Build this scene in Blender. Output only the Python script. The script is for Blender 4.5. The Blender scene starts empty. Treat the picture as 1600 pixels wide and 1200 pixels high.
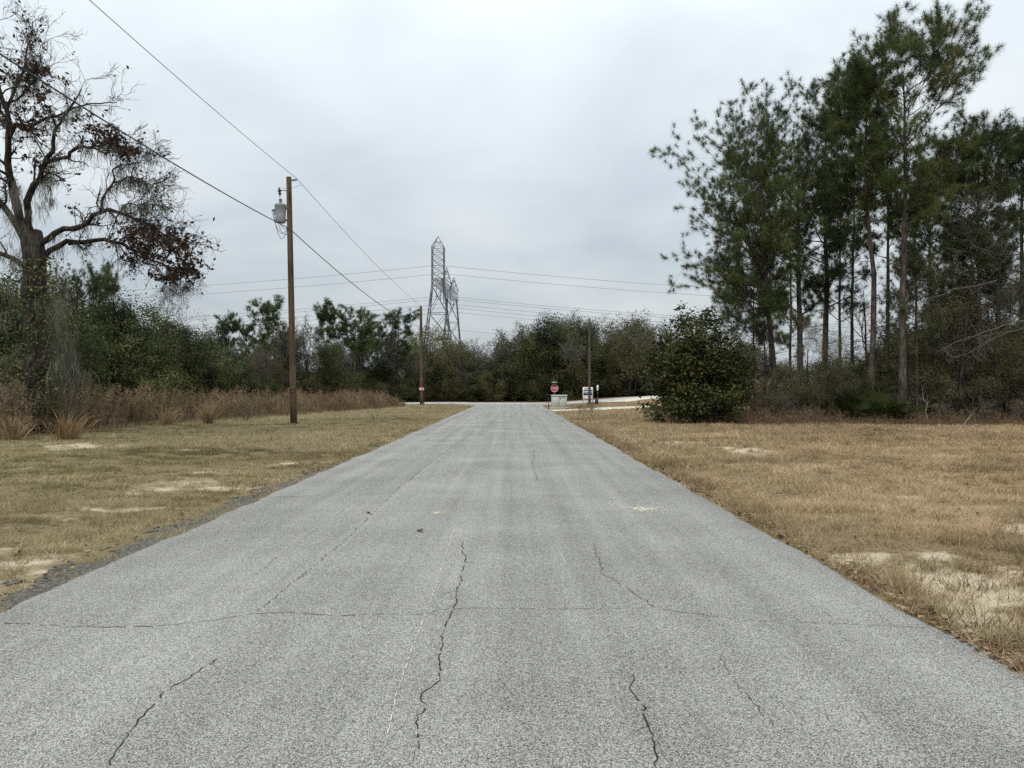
import bpy, math, random
import numpy as np
from mathutils import Vector

rng = np.random.default_rng(7)
random.seed(7)
R = math.radians
scene = bpy.context.scene

# ------------------------------------------------------------------ camera
CAM_H, F, VPX, HOR = 1.6, 1200.0, 802.0, 608.0      # photograph measured at 1600 px width
cam_d = bpy.data.cameras.new('camera')
cam = bpy.data.objects.new('camera', cam_d)
scene.collection.objects.link(cam)
cam_d.sensor_width = 36.0
cam_d.lens = 27.0
cam_d.clip_start = 0.05
cam_d.clip_end = 6000
cam.location = (0, 0, CAM_H)
cam.rotation_euler = (R(90) + math.atan((HOR - 600) / F), 0, math.atan((VPX - 800) / F))
scene.camera = cam

# ------------------------------------------------------------------ world: overcast sky
SUN_EL, SUN_ROT = R(52), R(205)
world = bpy.data.worlds.new('World')
scene.world = world
world.use_nodes = True
nt = world.node_tree
nt.nodes.clear()


def N(tree, t, **kw):
    n = tree.nodes.new(t)
    for k, v in kw.items():
        if k in ('inp',):
            for kk, vv in v.items():
                n.inputs[kk].default_value = vv
        else:
            setattr(n, k, v)
    return n


def ramp(tree, stops, interp='LINEAR'):
    n = tree.nodes.new('ShaderNodeValToRGB')
    cr = n.color_ramp
    cr.interpolation = interp
    while len(cr.elements) < len(stops):
        cr.elements.new(0.5)
    for e, (p, c) in zip(cr.elements, stops):
        e.position = p
        e.color = (c[0], c[1], c[2], 1) if len(c) == 3 else c
    return n


def math_node(tree, op, a, b=None, clamp=False):
    n = tree.nodes.new('ShaderNodeMath')
    n.operation = op
    n.use_clamp = clamp
    for i, v in enumerate((a, b)):
        if v is None:
            continue
        if isinstance(v, (int, float)):
            n.inputs[i].default_value = v
        else:
            tree.links.new(v, n.inputs[i])
    return n.outputs[0]


L = nt.links.new
sky = N(nt, 'ShaderNodeTexSky', sky_type='NISHITA', sun_disc=False)
sky.sun_elevation, sky.sun_rotation = SUN_EL, SUN_ROT
sky.air_density, sky.dust_density, sky.ozone_density = 1.0, 3.0, 1.0
tc = N(nt, 'ShaderNodeTexCoord')
sep = N(nt, 'ShaderNodeSeparateXYZ')
L(tc.outputs['Generated'], sep.inputs[0])
z = math_node(nt, 'MAXIMUM', sep.outputs[2], 0.0)
zz = math_node(nt, 'ADD', z, 0.22)
cx = math_node(nt, 'DIVIDE', sep.outputs[0], zz)
cy = math_node(nt, 'DIVIDE', sep.outputs[1], zz)
comb = N(nt, 'ShaderNodeCombineXYZ')
L(cx, comb.inputs[0]); L(cy, comb.inputs[1])
mp = N(nt, 'ShaderNodeMapping')
mp.inputs['Location'].default_value = (7.3, 4.6, 0.9)
mp.inputs['Scale'].default_value = (0.9, 0.85, 1)
L(comb.outputs[0], mp.inputs[0])
n1 = N(nt, 'ShaderNodeTexNoise', inp={'Scale': 1.7, 'Detail': 7.0, 'Roughness': 0.5, 'Distortion': 0.3})
L(mp.outputs[0], n1.inputs['Vector'])
cr = ramp(nt, [(0.28, (0.61, 0.69, 0.76)), (0.50, (0.755, 0.825, 0.868)), (0.72, (0.88, 0.935, 0.955))])
L(n1.outputs['Fac'], cr.inputs[0])
# an overcast sky is about three times brighter at the zenith than at the horizon
cie = math_node(nt, 'ADD', math_node(nt, 'MULTIPLY', z, 1.12), 0.535)
cloud_gain = math_node(nt, 'MULTIPLY', cie, 9.1)
vm = N(nt, 'ShaderNodeVectorMath', operation='SCALE')
L(cr.outputs[0], vm.inputs[0]); L(cloud_gain, vm.inputs['Scale'])
mix = N(nt, 'ShaderNodeMix', data_type='RGBA')
mix.inputs[0].default_value = 0.93
L(sky.outputs[0], mix.inputs[6]); L(vm.outputs[0], mix.inputs[7])
bg = N(nt, 'ShaderNodeBackground')
bg.inputs['Strength'].default_value = 0.1
L(mix.outputs[2], bg.inputs[0])
wo = N(nt, 'ShaderNodeOutputWorld')
L(bg.outputs[0], wo.inputs[0])

sun_d = bpy.data.lights.new('sun', 'SUN')
sun_d.energy = 1.0
sun_d.angle = R(25)
sun_d.color = (1.0, 0.96, 0.9)
sun = bpy.data.objects.new('sun', sun_d)
scene.collection.objects.link(sun)
# sun_rotation is measured clockwise from +Y
sdir = Vector((math.sin(SUN_ROT) * math.cos(SUN_EL), math.cos(SUN_ROT) * math.cos(SUN_EL), math.sin(SUN_EL)))
sun.rotation_euler = sdir.to_track_quat('Z', 'Y').to_euler()

vs = scene.view_settings
vs.view_transform = 'Standard'
vs.look = 'None'
vs.exposure = 0.42
vs.gamma = 1.0
vs.use_curve_mapping = False
scene.cycles.max_bounces = 5
scene.cycles.diffuse_bounces = 2
scene.cycles.use_denoising = False
scene.cycles.transparent_max_bounces = 4

# ------------------------------------------------------------------ numeric helpers


def smooth(a, b, x):
    t = np.clip((np.asarray(x, float) - a) / (b - a), 0, 1)
    return t * t * (3 - 2 * t)


def _hash(ix, iy, s):
    h = (ix.astype(np.int64) * 374761393 + iy.astype(np.int64) * 668265263 + s * 1442695041) & 0xFFFFFFFF
    h = ((h ^ (h >> 13)) * 1274126177) & 0xFFFFFFFF
    return ((h ^ (h >> 16)) & 0xFFFFFF) / float(0xFFFFFF)


def vnoise(x, y, s=0):
    x = np.asarray(x, float); y = np.asarray(y, float)
    ix, iy = np.floor(x), np.floor(y)
    fx, fy = x - ix, y - iy
    fx = fx * fx * (3 - 2 * fx); fy = fy * fy * (3 - 2 * fy)
    ix = ix.astype(np.int64); iy = iy.astype(np.int64)
    a, b = _hash(ix, iy, s), _hash(ix + 1, iy, s)
    c, d = _hash(ix, iy + 1, s), _hash(ix + 1, iy + 1, s)
    return (a * (1 - fx) + b * fx) * (1 - fy) + (c * (1 - fx) + d * fx) * fy


def fbm(x, y, s=0, o=4):
    v, a, t = 0, 1.0, 0
    for i in range(o):
        v = v + a * vnoise(np.asarray(x) * 2 ** i, np.asarray(y) * 2 ** i, s + i)
        t += a
        a *= 0.5
    return v / t


XL, XR = -3.68, 2.82          # edges of the main road
Y0, Y1 = 79.5, 91.0           # near and far edge of the crossing road


def flare(y):
    r = 6.0
    t = np.clip(np.asarray(y, float) - (Y0 - r), 0, r)
    return r - np.sqrt(np.maximum(r * r - t * t, 0))


def hgt(x, y):
    x = np.asarray(x, float); y = np.asarray(y, float)
    off = np.maximum(np.maximum(XL - 0.7 - x, x - XR - 0.35), 0)
    n = (fbm(x * 0.35, y * 0.35, 3, 3) - 0.5) * 0.16 * smooth(0, 3.5, off)
    n = n + (fbm(x * 2.2, y * 2.2, 9, 3) - 0.5) * 0.05 * smooth(0, 0.8, off) * (1 - smooth(30, 45, y))
    n = n * (1 - smooth(Y0 - 8, Y0 - 3, y) * (1 - smooth(Y1 + 2, Y1 + 8, y)))
    n = n + 0.06 * smooth(0.1, 2.0, off) * (x < 0) + 0.03 * smooth(0.1, 2.0, off) * (x > 0)
    n = n + 0.75 * smooth(3.5, 17, x) * smooth(54, 84, y)
    n = n + 1.2 * smooth(95, 160, y)
    return n


def P(px, py, d):
    """a point at distance d that stands at photo position (px, py)"""
    return np.array([(px - VPX) / F * d, d, CAM_H + (HOR - py) / F * d])


def GX(px, d):
    return (px - VPX) / F * d


def ground_at(px, py):
    d = CAM_H * F / max(py - HOR, 4.0)
    for _ in range(40):
        x = GX(px, d)
        d2 = (CAM_H - float(hgt(x, d))) * F / max(py - HOR, 4.0)
        d = 0.6 * d + 0.4 * d2
    return np.array([GX(px, d), d])


def on_ground(px, d, dz=0.0):
    x = GX(px, d)
    return (x, d, float(hgt(x, d)) + dz)


def unit(v):
    return v / np.maximum(np.linalg.norm(v, axis=-1, keepdims=True), 1e-9)


# ------------------------------------------------------------------ mesh collector
class G:
    def __init__(self):
        self.v, self.t, self.q, self.tint, self.n = [], [], [], [], 0

    def add(self, v, tris=None, quads=None, tint=0.5):
        v = np.asarray(v, np.float32).reshape(-1, 3)
        if tris is not None and len(tris):
            self.t.append(np.asarray(tris, np.int32) + self.n)
        if quads is not None and len(quads):
            self.q.append(np.asarray(quads, np.int32) + self.n)
        self.v.append(v)
        self.tint.append(np.broadcast_to(np.asarray(tint, np.float32).reshape(-1), (len(v),)) if np.ndim(tint) else np.full(len(v), tint, np.float32))
        self.n += len(v)
        return self

    def mesh(self, name, mat, smooth_shade=False):
        m = bpy.data.meshes.new(name)
        v = np.concatenate(self.v)
        t = np.concatenate(self.t) if self.t else np.zeros((0, 3), np.int32)
        q = np.concatenate(self.q) if self.q else np.zeros((0, 4), np.int32)
        m.vertices.add(len(v))
        m.vertices.foreach_set('co', v.ravel())
        loops = np.concatenate([t.ravel(), q.ravel()]).astype(np.int32)
        m.loops.add(len(loops))
        m.loops.foreach_set('vertex_index', loops)
        m.polygons.add(len(t) + len(q))
        ls = np.concatenate([np.arange(len(t)) * 3, len(t) * 3 + np.arange(len(q)) * 4]).astype(np.int32)
        m.polygons.foreach_set('loop_start', ls)
        if smooth_shade:
            m.polygons.foreach_set('use_smooth', np.ones(len(ls), bool))
        a = m.attributes.new('tint', 'FLOAT', 'POINT')
        a.data.foreach_set('value', np.concatenate(self.tint).astype(np.float32))
        m.update(calc_edges=True)
        m.validate()
        m.materials.append(mat)
        return m


def link(name, data, parent=None, loc=(0, 0, 0), rz=0.0, scale=1.0):
    o = bpy.data.objects.new(name, data)
    scene.collection.objects.link(o)
    if parent is not None:
        o.parent = parent
    o.location = loc
    o.rotation_euler = (0, 0, rz)
    o.scale = (scale,) * 3 if np.ndim(scale) == 0 else scale
    return o


def tag(o, label=None, cat=None, group=None, kind=None):
    for k, v in (('label', label), ('category', cat), ('group', group), ('kind', kind)):
        if v:
            o[k] = v
    return o


def thing(name, label, cat, loc=(0, 0, 0), rz=0.0, group=None, scale=1.0):
    return tag(link(name, None, None, loc, rz, scale), label, cat, group)


# shapes ------------------------------------------------------------
def frame_of(d):
    d = unit(d)
    ref = np.where(np.abs(d[..., 2:3]) > 0.9, np.array([1.0, 0, 0]), np.array([0, 0, 1.0]))
    a = unit(np.cross(d, ref))
    return a, np.cross(d, a)


def sticks(g, A, B, ra, rb, sides=3, tint=0.5):
    """many straight tapered sticks at once"""
    A = np.asarray(A, float).reshape(-1, 3); B = np.asarray(B, float).reshape(-1, 3)
    n = len(A)
    if n == 0:
        return g
    ra = np.broadcast_to(np.asarray(ra, float), (n,)); rb = np.broadcast_to(np.asarray(rb, float), (n,))
    u, w = frame_of(B - A)
    ang = np.arange(sides) * 2 * math.pi / sides
    c, s = np.cos(ang)[None, :, None], np.sin(ang)[None, :, None]
    ring = u[:, None] * c + w[:, None] * s
    v = np.concatenate([A[:, None] + ring * ra[:, None, None], B[:, None] + ring * rb[:, None, None]], 1)
    k = np.arange(sides)
    q = np.stack([k, (k + 1) % sides, (k + 1) % sides + sides, k + sides], 1)
    q = (q[None] + (np.arange(n) * 2 * sides)[:, None, None]).reshape(-1, 4)
    tn = np.repeat(np.broadcast_to(np.asarray(tint, float), (n,)), 2 * sides)
    return g.add(v, quads=q, tint=tn)


def tube(g, pts, rad, sides=8, tint=0.5, cap=True, bump=0.0):
    pts = np.asarray(pts, float)
    n = len(pts)
    rad = np.broadcast_to(np.asarray(rad, float), (n,))
    tan = np.gradient(pts, axis=0)
    tan = unit(tan)
    u = np.zeros((n, 3))
    a, _ = frame_of(tan[0])
    for i in range(n):
        a = a - tan[i] * np.dot(a, tan[i])
        a = a / max(np.linalg.norm(a), 1e-9)
        u[i] = a
    w = np.cross(tan, u)
    ang = np.arange(sides) * 2 * math.pi / sides
    rr = rad[:, None] * (1 + (bump * rng.normal(size=(n, sides)) if bump else 0))
    v = pts[:, None] + (u[:, None] * np.cos(ang)[None, :, None] + w[:, None] * np.sin(ang)[None, :, None]) * rr[..., None]
    k = np.arange(sides)
    q1 = np.stack([k, (k + 1) % sides, (k + 1) % sides + sides, k + sides], 1)
    q = (q1[None] + (np.arange(n - 1) * sides)[:, None, None]).reshape(-1, 4)
    v = v.reshape(-1, 3)
    tris = None
    if cap:
        v = np.concatenate([v, pts[:1], pts[-1:]])
        c0, c1 = n * sides, n * sides + 1
        tris = np.concatenate([np.stack([np.full(sides, c0), (k + 1) % sides, k], 1),
                               np.stack([np.full(sides, c1), k + (n - 1) * sides, (k + 1) % sides + (n - 1) * sides], 1)])
    return g.add(v, tris=tris, quads=q, tint=tint)


def polysticks(g, PL, RL, sides=3, tint=0.5):
    """PL: N x K x 3 polylines, RL: N x K radii"""
    A, B = PL[:, :-1].reshape(-1, 3), PL[:, 1:].reshape(-1, 3)
    return sticks(g, A, B, RL[:, :-1].ravel(), RL[:, 1:].ravel(), sides, tint)


def resample(pts, n):
    pts = np.asarray(pts, float)
    seg = np.r_[0, np.cumsum(np.linalg.norm(np.diff(pts, axis=0), axis=1))]
    # smooth Catmull style by oversampling linear and box filtering
    t = np.linspace(0, seg[-1], n * 4)
    q = np.stack([np.interp(t, seg, pts[:, i]) for i in range(3)], 1)
    for _ in range(3):
        q[1:-1] = (q[:-2] + 2 * q[1:-1] + q[2:]) / 4
    return q[np.linspace(0, len(q) - 1, n).round().astype(int)]


def spawn(PL, RL, n, t0, t1, length, ang, up=0.0, wig=0.15, K=5, rfac=0.6, taper=0.25, angvar=0.25, grav=0.0, bias=None):
    """children of polylines, all at once"""
    Np, Kp = PL.shape[:2]
    idx = np.repeat(np.arange(Np), n)
    M = len(idx)
    t = rng.uniform(t0, t1, M)
    f = t * (Kp - 1)
    i0 = np.minimum(f.astype(int), Kp - 2)
    fr = (f - i0)[:, None]
    p0 = PL[idx, i0] * (1 - fr) + PL[idx, i0 + 1] * fr
    tan = unit(PL[idx, i0 + 1] - PL[idx, i0])
    r0 = (RL[idx, i0] * (1 - fr[:, 0]) + RL[idx, i0 + 1] * fr[:, 0]) * rfac
    a, b = frame_of(tan)
    ph = rng.uniform(0, 2 * math.pi, M)[:, None]
    perp = a * np.cos(ph) + b * np.sin(ph)
    an = (ang + rng.normal(0, angvar, M))[:, None]
    d = unit(tan * np.cos(an) + perp * np.sin(an) + np.array([0, 0, up]))
    if bias is not None:
        d = unit(d + np.asarray(bias))
    ln = length * rng.uniform(0.65, 1.25, M) if np.ndim(length) == 0 else np.asarray(length)[idx] * rng.uniform(0.65, 1.25, M)
    out = np.zeros((M, K, 3))
    out[:, 0] = p0
    for k in range(1, K):
        d = unit(d + rng.normal(0, wig, (M, 3)) + np.array([0, 0, up * 0.25 - grav]))
        out[:, k] = out[:, k - 1] + d * (ln / (K - 1))[:, None]
    rr = r0[:, None] * np.linspace(1, taper, K)[None]
    return out, rr


def pts_on(PL, n, t0=0.2, t1=1.0):
    Np, Kp = PL.shape[:2]
    idx = np.repeat(np.arange(Np), n)
    t = rng.uniform(t0, t1, len(idx))
    f = t * (Kp - 1)
    i0 = np.minimum(f.astype(int), Kp - 2)
    fr = (f - i0)[:, None]
    return PL[idx, i0] * (1 - fr) + PL[idx, i0 + 1] * fr, unit(PL[idx, i0 + 1] - PL[idx, i0]), idx


def leaves(g, C, ln, wd, tint=0.5, flat=0.35, droop=0.0):
    """diamond leaves, two triangles each, folded a little along the midrib"""
    C = np.asarray(C, float)
    n = len(C)
    if n == 0:
        return g
    a = rng.normal(size=(n, 3)); a[:, 2] = a[:, 2] * (1 - flat) - droop
    a = unit(a)
    nrm = rng.normal(size=(n, 3)) * (1 - flat) + np.array([0, 0, flat * 1.8])
    b = unit(np.cross(nrm, a))
    nn = np.cross(a, b)
    s = rng.uniform(0.6, 1.35, n)[:, None]
    l = ln * s; w = wd * s
    v = np.stack([C - a * l * 0.5, C + b * w * 0.5 + nn * w * 0.18, C + a * l * 0.5, C - b * w * 0.5 + nn * w * 0.18], 1)
    k = np.arange(n)[:, None] * 4
    tr = np.concatenate([k + np.array([0, 1, 2]), k + np.array([0, 2, 3])])
    tn = np.repeat(np.broadcast_to(np.asarray(tint, float), (n,)), 4)
    return g.add(v, tris=tr, tint=tn)


def tufts(g, C, D, n=40, ln=0.26, w=0.012, tint=0.5, spread=1.0, back=0.6):
    """pine needle brushes"""
    C = np.asarray(C, float)
    M = len(C)
    if M == 0:
        return g
    size = rng.uniform(0.75, 1.25, M)
    Cc = np.repeat(C, n, 0); Dd = np.repeat(unit(D), n, 0); sz = np.repeat(size, n)[:, None]
    base = Cc - Dd * (rng.uniform(0, back, (M * n, 1)) * ln * sz)
    d = unit(Dd * rng.uniform(0.1, 1.2, (M * n, 1)) + rng.normal(0, spread, (M * n, 3)))
    l = ln * sz * rng.uniform(0.75, 1.1, (M * n, 1))
    pr = unit(np.cross(d, rng.normal(size=(M * n, 3))))
    tip = base + d * l - np.array([0, 0, 1]) * l * l * 0.25
    v = np.stack([base + pr * w / 2, base - pr * w / 2, tip], 1)
    tr = (np.arange(M * n) * 3)[:, None] + np.arange(3)
    tn = np.broadcast_to(np.asarray(tint, float), (M,)) + rng.normal(0, 0.06, M)
    return g.add(v, tris=tr, tint=np.repeat(tn, n * 3))


def blades(g, C, h, w, lean=0.5, tint=0.5):
    """single-triangle grass blades"""
    n = len(C)
    h = np.broadcast_to(np.asarray(h, float), (n,))[:, None]
    w = np.broadcast_to(np.asarray(w, float), (n,))[:, None]
    ph = rng.uniform(0, 2 * math.pi, n)
    side = np.stack([np.cos(ph), np.sin(ph), np.zeros(n)], 1)
    ld = rng.normal(0, lean, (n, 2))
    tip = C + np.concatenate([ld * h, h * rng.uniform(0.75, 1.1, (n, 1))], 1)
    v = np.stack([C + side * w / 2, C - side * w / 2, tip], 1)
    tr = (np.arange(n) * 3)[:, None] + np.arange(3)
    return g.add(v, tris=tr, tint=np.repeat(np.broadcast_to(np.asarray(tint, float), (n,)), 3))


def box(g, c, s, tint=0.5, bev=0.0, rz=0.0):
    c = np.asarray(c, float); s = np.asarray(s, float) / 2
    b = min(bev, s.min() * 0.9)
    # chamfered box: three nested rings would be heavy; chamfer vertical edges and top/bottom rims
    if b <= 0:
        v = np.array([[x, y, zz] for zz in (-1, 1) for x, y in ((-1, -1), (1, -1), (1, 1), (-1, 1))]) * s
        q = [[0, 3, 2, 1], [4, 5, 6, 7]] + [[i, (i + 1) % 4, (i + 1) % 4 + 4, i + 4] for i in range(4)]
    else:
        def ring(sx, sy, zv):
            return [[sx, -sy + b, zv], [sx, sy - b, zv], [sx - b, sy, zv], [-sx + b, sy, zv],
                    [-sx, sy - b, zv], [-sx, -sy + b, zv], [-sx + b, -sy, zv], [sx - b, -sy, zv]]
        v = np.array(ring(s[0] - b * .7, s[1] - b * .7, -s[2]) + ring(s[0], s[1], -s[2] + b) + ring(s[0], s[1], s[2] - b) + ring(s[0] - b * .7, s[1] - b * .7, s[2]))
        q = []
        for r_ in range(3):
            for i in range(8):
                q.append([r_ * 8 + i, r_ * 8 + (i + 1) % 8, r_ * 8 + 8 + (i + 1) % 8, r_ * 8 + 8 + i])
        t = [[0, i + 1, i] for i in range(1, 7)] + [[24, 24 + i, 24 + i + 1] for i in range(1, 7)]
    if rz:
        cc, ss = math.cos(rz), math.sin(rz)
        v = v @ np.array([[cc, ss, 0], [-ss, cc, 0], [0, 0, 1]])
    return g.add(v + c, quads=q, tris=(t if b > 0 else None), tint=tint)


def prism(g, outline, y0, y1, tint=0.5):
    """outline in x,z extruded along y"""
    o = np.asarray(outline, float)
    n = len(o)
    v = np.concatenate([np.stack([o[:, 0], np.full(n, y0), o[:, 1]], 1), np.stack([o[:, 0], np.full(n, y1), o[:, 1]], 1)])
    k = np.arange(n)
    q = np.stack([k, (k + 1) % n, (k + 1) % n + n, k + n], 1)
    t = [[0, i, i + 1] for i in range(1, n - 1)] + [[n, n + i + 1, n + i] for i in range(1, n - 1)]
    return g.add(v, tris=t, quads=q, tint=tint)


def text_mesh(body, size, mat, depth=0.004):
    cu = bpy.data.curves.new('lettering', 'FONT')
    cu.body = body
    cu.size = size
    cu.align_x = 'CENTER'; cu.align_y = 'CENTER'
    cu.extrude = depth
    o = bpy.data.objects.new('lettering', cu)
    scene.collection.objects.link(o)
    dg = bpy.context.evaluated_depsgraph_get()
    m = bpy.data.meshes.new_from_object(o.evaluated_get(dg))
    bpy.data.objects.remove(o)
    m.materials.clear(); m.materials.append(mat)
    return m


# ------------------------------------------------------------------ materials
def new_mat(name, rough=0.8, spec=0.25):
    m = bpy.data.materials.new(name)
    m.use_nodes = True
    t = m.node_tree
    b = t.nodes['Principled BSDF']
    b.inputs['Roughness'].default_value = rough
    b.inputs['Specular IOR Level'].default_value = spec
    return m, t, b


def foliage_mat(name, stops, rough=0.6, spec=0.25, transl=0.0, vary=0.35, nscale=0.8, objv=0.7):
    m, t, b = new_mat(name, rough, spec)
    at = N(t, 'ShaderNodeAttribute', attribute_name='tint')
    geo = N(t, 'ShaderNodeNewGeometry')
    oi = N(t, 'ShaderNodeObjectInfo')
    no = N(t, 'ShaderNodeTexNoise', inp={'Scale': nscale, 'Detail': 3.0})
    t.links.new(geo.outputs['Position'], no.inputs['Vector'])
    s = math_node(t, 'MULTIPLY', math_node(t, 'SUBTRACT', no.outputs['Fac'], 0.5), vary * 1.4)
    s2 = math_node(t, 'MULTIPLY', math_node(t, 'SUBTRACT', oi.outputs['Random'], 0.5), vary * objv)
    f = math_node(t, 'ADD', math_node(t, 'ADD', at.outputs['Fac'], s), s2, clamp=True)
    r_ = ramp(t, stops)
    t.links.new(f, r_.inputs[0])
    t.links.new(r_.outputs[0], b.inputs['Base Color'])
    if transl > 0:
        tr = N(t, 'ShaderNodeBsdfTranslucent')
        t.links.new(r_.outputs[0], tr.inputs['Color'])
        mx = N(t, 'ShaderNodeMixShader')
        mx.inputs[0].default_value = transl
        t.links.new(b.outputs[0], mx.inputs[1]); t.links.new(tr.outputs[0], mx.inputs[2])
        t.links.new(mx.outputs[0], t.nodes['Material Output'].inputs['Surface'])
    return m


def bark_mat(name, c0, c1, c2, scale=9.0, stretch=0.18, bump=0.6):
    m, t, b = new_mat(name, 0.92, 0.1)
    tc_ = N(t, 'ShaderNodeTexCoord')
    mp_ = N(t, 'ShaderNodeMapping')
    mp_.inputs['Scale'].default_value = (1, 1, stretch)
    t.links.new(tc_.outputs['Object'], mp_.inputs[0])
    no = N(t, 'ShaderNodeTexNoise', inp={'Scale': scale, 'Detail': 5.0, 'Roughness': 0.65})
    t.links.new(mp_.outputs[0], no.inputs['Vector'])
    n2_ = N(t, 'ShaderNodeTexNoise', inp={'Scale': 0.9, 'Detail': 3.0})
    t.links.new(tc_.outputs['Object'], n2_.inputs['Vector'])
    f = math_node(t, 'ADD', no.outputs['Fac'], math_node(t, 'MULTIPLY', math_node(t, 'SUBTRACT', n2_.outputs['Fac'], 0.5), 0.6))
    r_ = ramp(t, [(0.3, c0), (0.5, c1), (0.72, c2)])
    t.links.new(f, r_.inputs[0])
    t.links.new(r_.outputs[0], b.inputs['Base Color'])
    bp = N(t, 'ShaderNodeBump', inp={'Strength': bump, 'Distance': 0.03})
    t.links.new(no.outputs['Fac'], bp.inputs['Height'])
    t.links.new(bp.outputs[0], b.inputs['Normal'])
    return m


def plain_mat(name, col, rough=0.5, spec=0.4, metal=0.0, wear=0.12, scale=6.0):
    m, t, b = new_mat(name, rough, spec)
    b.inputs['Metallic'].default_value = metal
    tc_ = N(t, 'ShaderNodeTexCoord')
    no = N(t, 'ShaderNodeTexNoise', inp={'Scale': scale, 'Detail': 4.0})
    t.links.new(tc_.outputs['Object'], no.inputs['Vector'])
    c = np.array(col)
    r_ = ramp(t, [(0.3, tuple(c * (1 - wear))), (0.7, tuple(np.minimum(c * (1 + wear), 1)))])
    t.links.new(no.outputs['Fac'], r_.inputs[0])
    t.links.new(r_.outputs[0], b.inputs['Base Color'])
    return m


M = {}
M['pine'] = foliage_mat('pine_needles', [(0.0, (0.02, 0.03, 0.010)), (0.4, (0.055, 0.08, 0.024)), (0.75, (0.105, 0.135, 0.042)), (1.0, (0.19, 0.17, 0.06))], 0.55, 0.22, 0.18, 0.55)
M['young_pine'] = foliage_mat('young_pine_needles', [(0.0, (0.034, 0.04, 0.016)), (0.45, (0.078, 0.088, 0.036)), (1.0, (0.16, 0.15, 0.06))], 0.55, 0.3, 0.12, 0.4)
M['evergreen'] = foliage_mat('evergreen_leaves', [(0.0, (0.014, 0.020, 0.007)), (0.4, (0.046, 0.060, 0.020)), (0.75, (0.10, 0.115, 0.038)), (1.0, (0.17, 0.16, 0.06))], 0.6, 0.22, 0.12, 0.85, 0.35)
M['greyolive'] = foliage_mat('grey_olive_leaves', [(0.0, (0.06, 0.056, 0.030)), (0.5, (0.15, 0.138, 0.075)), (1.0, (0.28, 0.25, 0.145))], 0.7, 0.12, 0.15, 0.6, 0.4)
M['olive'] = foliage_mat('olive_leaves', [(0.0, (0.035, 0.034, 0.015)), (0.5, (0.085, 0.08, 0.034)), (1.0, (0.17, 0.145, 0.065))], 0.65, 0.15, 0.12, 0.7, 0.4)
M['bright'] = foliage_mat('yellow_green_leaves', [(0.0, (0.04, 0.05, 0.014)), (0.5, (0.10, 0.112, 0.032)), (1.0, (0.20, 0.185, 0.06))], 0.6, 0.2, 0.15, 0.6, 0.5)
M['magnolia'] = foliage_mat('glossy_leaves', [(0.0, (0.013, 0.018, 0.007)), (0.42, (0.040, 0.048, 0.014)), (0.75, (0.10, 0.105, 0.028)), (1.0, (0.18, 0.16, 0.05))], 0.5, 0.2, 0.1, 0.6, 0.8, 0.0)
M['dead_leaf'] = foliage_mat('dead_brown_leaves', [(0.0, (0.024, 0.016, 0.012)), (0.5, (0.056, 0.034, 0.025)), (0.85, (0.10, 0.06, 0.042)), (1.0, (0.15, 0.10, 0.065))], 0.7, 0.15, 0.15, 0.4)
M['fallen_leaf'] = foliage_mat('fallen_leaf_brown', [(0.0, (0.06, 0.03, 0.018)), (0.45, (0.15, 0.082, 0.046)), (1.0, (0.36, 0.25, 0.15))], 0.8, 0.15, 0.0, 0.3)
M['moss'] = foliage_mat('spanish_moss', [(0.0, (0.08, 0.078, 0.058)), (0.5, (0.16, 0.158, 0.12)), (1.0, (0.27, 0.265, 0.21))], 0.95, 0.05, 0.15, 0.4)
M['weed'] = foliage_mat('dead_weeds', [(0.0, (0.11, 0.076, 0.048)), (0.45, (0.225, 0.16, 0.10)), (0.8, (0.36, 0.265, 0.165)), (1.0, (0.50, 0.39, 0.25))], 0.9, 0.08, 0.15, 0.5, 0.6)
M['straw'] = foliage_mat('golden_bunch_grass', [(0.0, (0.16, 0.105, 0.06)), (0.5, (0.36, 0.25, 0.14)), (1.0, (0.55, 0.42, 0.25))], 0.8, 0.15, 0.15, 0.3)
M['grass'] = foliage_mat('dormant_grass', [(0.0, (0.085, 0.066, 0.036)), (0.25, (0.205, 0.165, 0.094)), (0.5, (0.345, 0.28, 0.168)), (0.75, (0.49, 0.39, 0.25)), (1.0, (0.64, 0.53, 0.36))], 0.85, 0.12, 0.2, 0.35, 0.5)
_t = M['grass'].node_tree
_rp = next(n for n in _t.nodes if n.type == 'VALTORGB')
_geo = N(_t, 'ShaderNodeNewGeometry')
_n = N(_t, 'ShaderNodeTexNoise', inp={'Scale': 0.45, 'Detail': 5.0, 'Roughness': 0.65})
_t.links.new(_geo.outputs['Position'], _n.inputs['Vector'])
_sx = N(_t, 'ShaderNodeSeparateXYZ'); _t.links.new(_geo.outputs['Position'], _sx.inputs[0])
_f = math_node(_t, 'ADD', math_node(_t, 'MULTIPLY', math_node(_t, 'SUBTRACT', _n.outputs['Fac'], 0.5), 2.6), math_node(_t, 'MULTIPLY', math_node(_t, 'SUBTRACT', 4.5, _sx.outputs[0]), 0.055), clamp=True)
_hue = ramp(_t, [(0.0, (1.03, 0.95, 0.90)), (0.5, (0.97, 0.97, 0.90)), (1.0, (0.80, 0.85, 0.68))])
_t.links.new(_f, _hue.inputs[0])
_mm = N(_t, 'ShaderNodeMix', data_type='RGBA', blend_type='MULTIPLY'); _mm.inputs[0].default_value = 1.0
_t.links.new(_rp.outputs[0], _mm.inputs[6]); _t.links.new(_hue.outputs[0], _mm.inputs[7])
for _l in list(_t.links):
    if _l.from_node == _rp and _l.to_node != _mm:
        _s = _l.to_socket
        _t.links.remove(_l); _t.links.new(_mm.outputs[2], _s)
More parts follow.
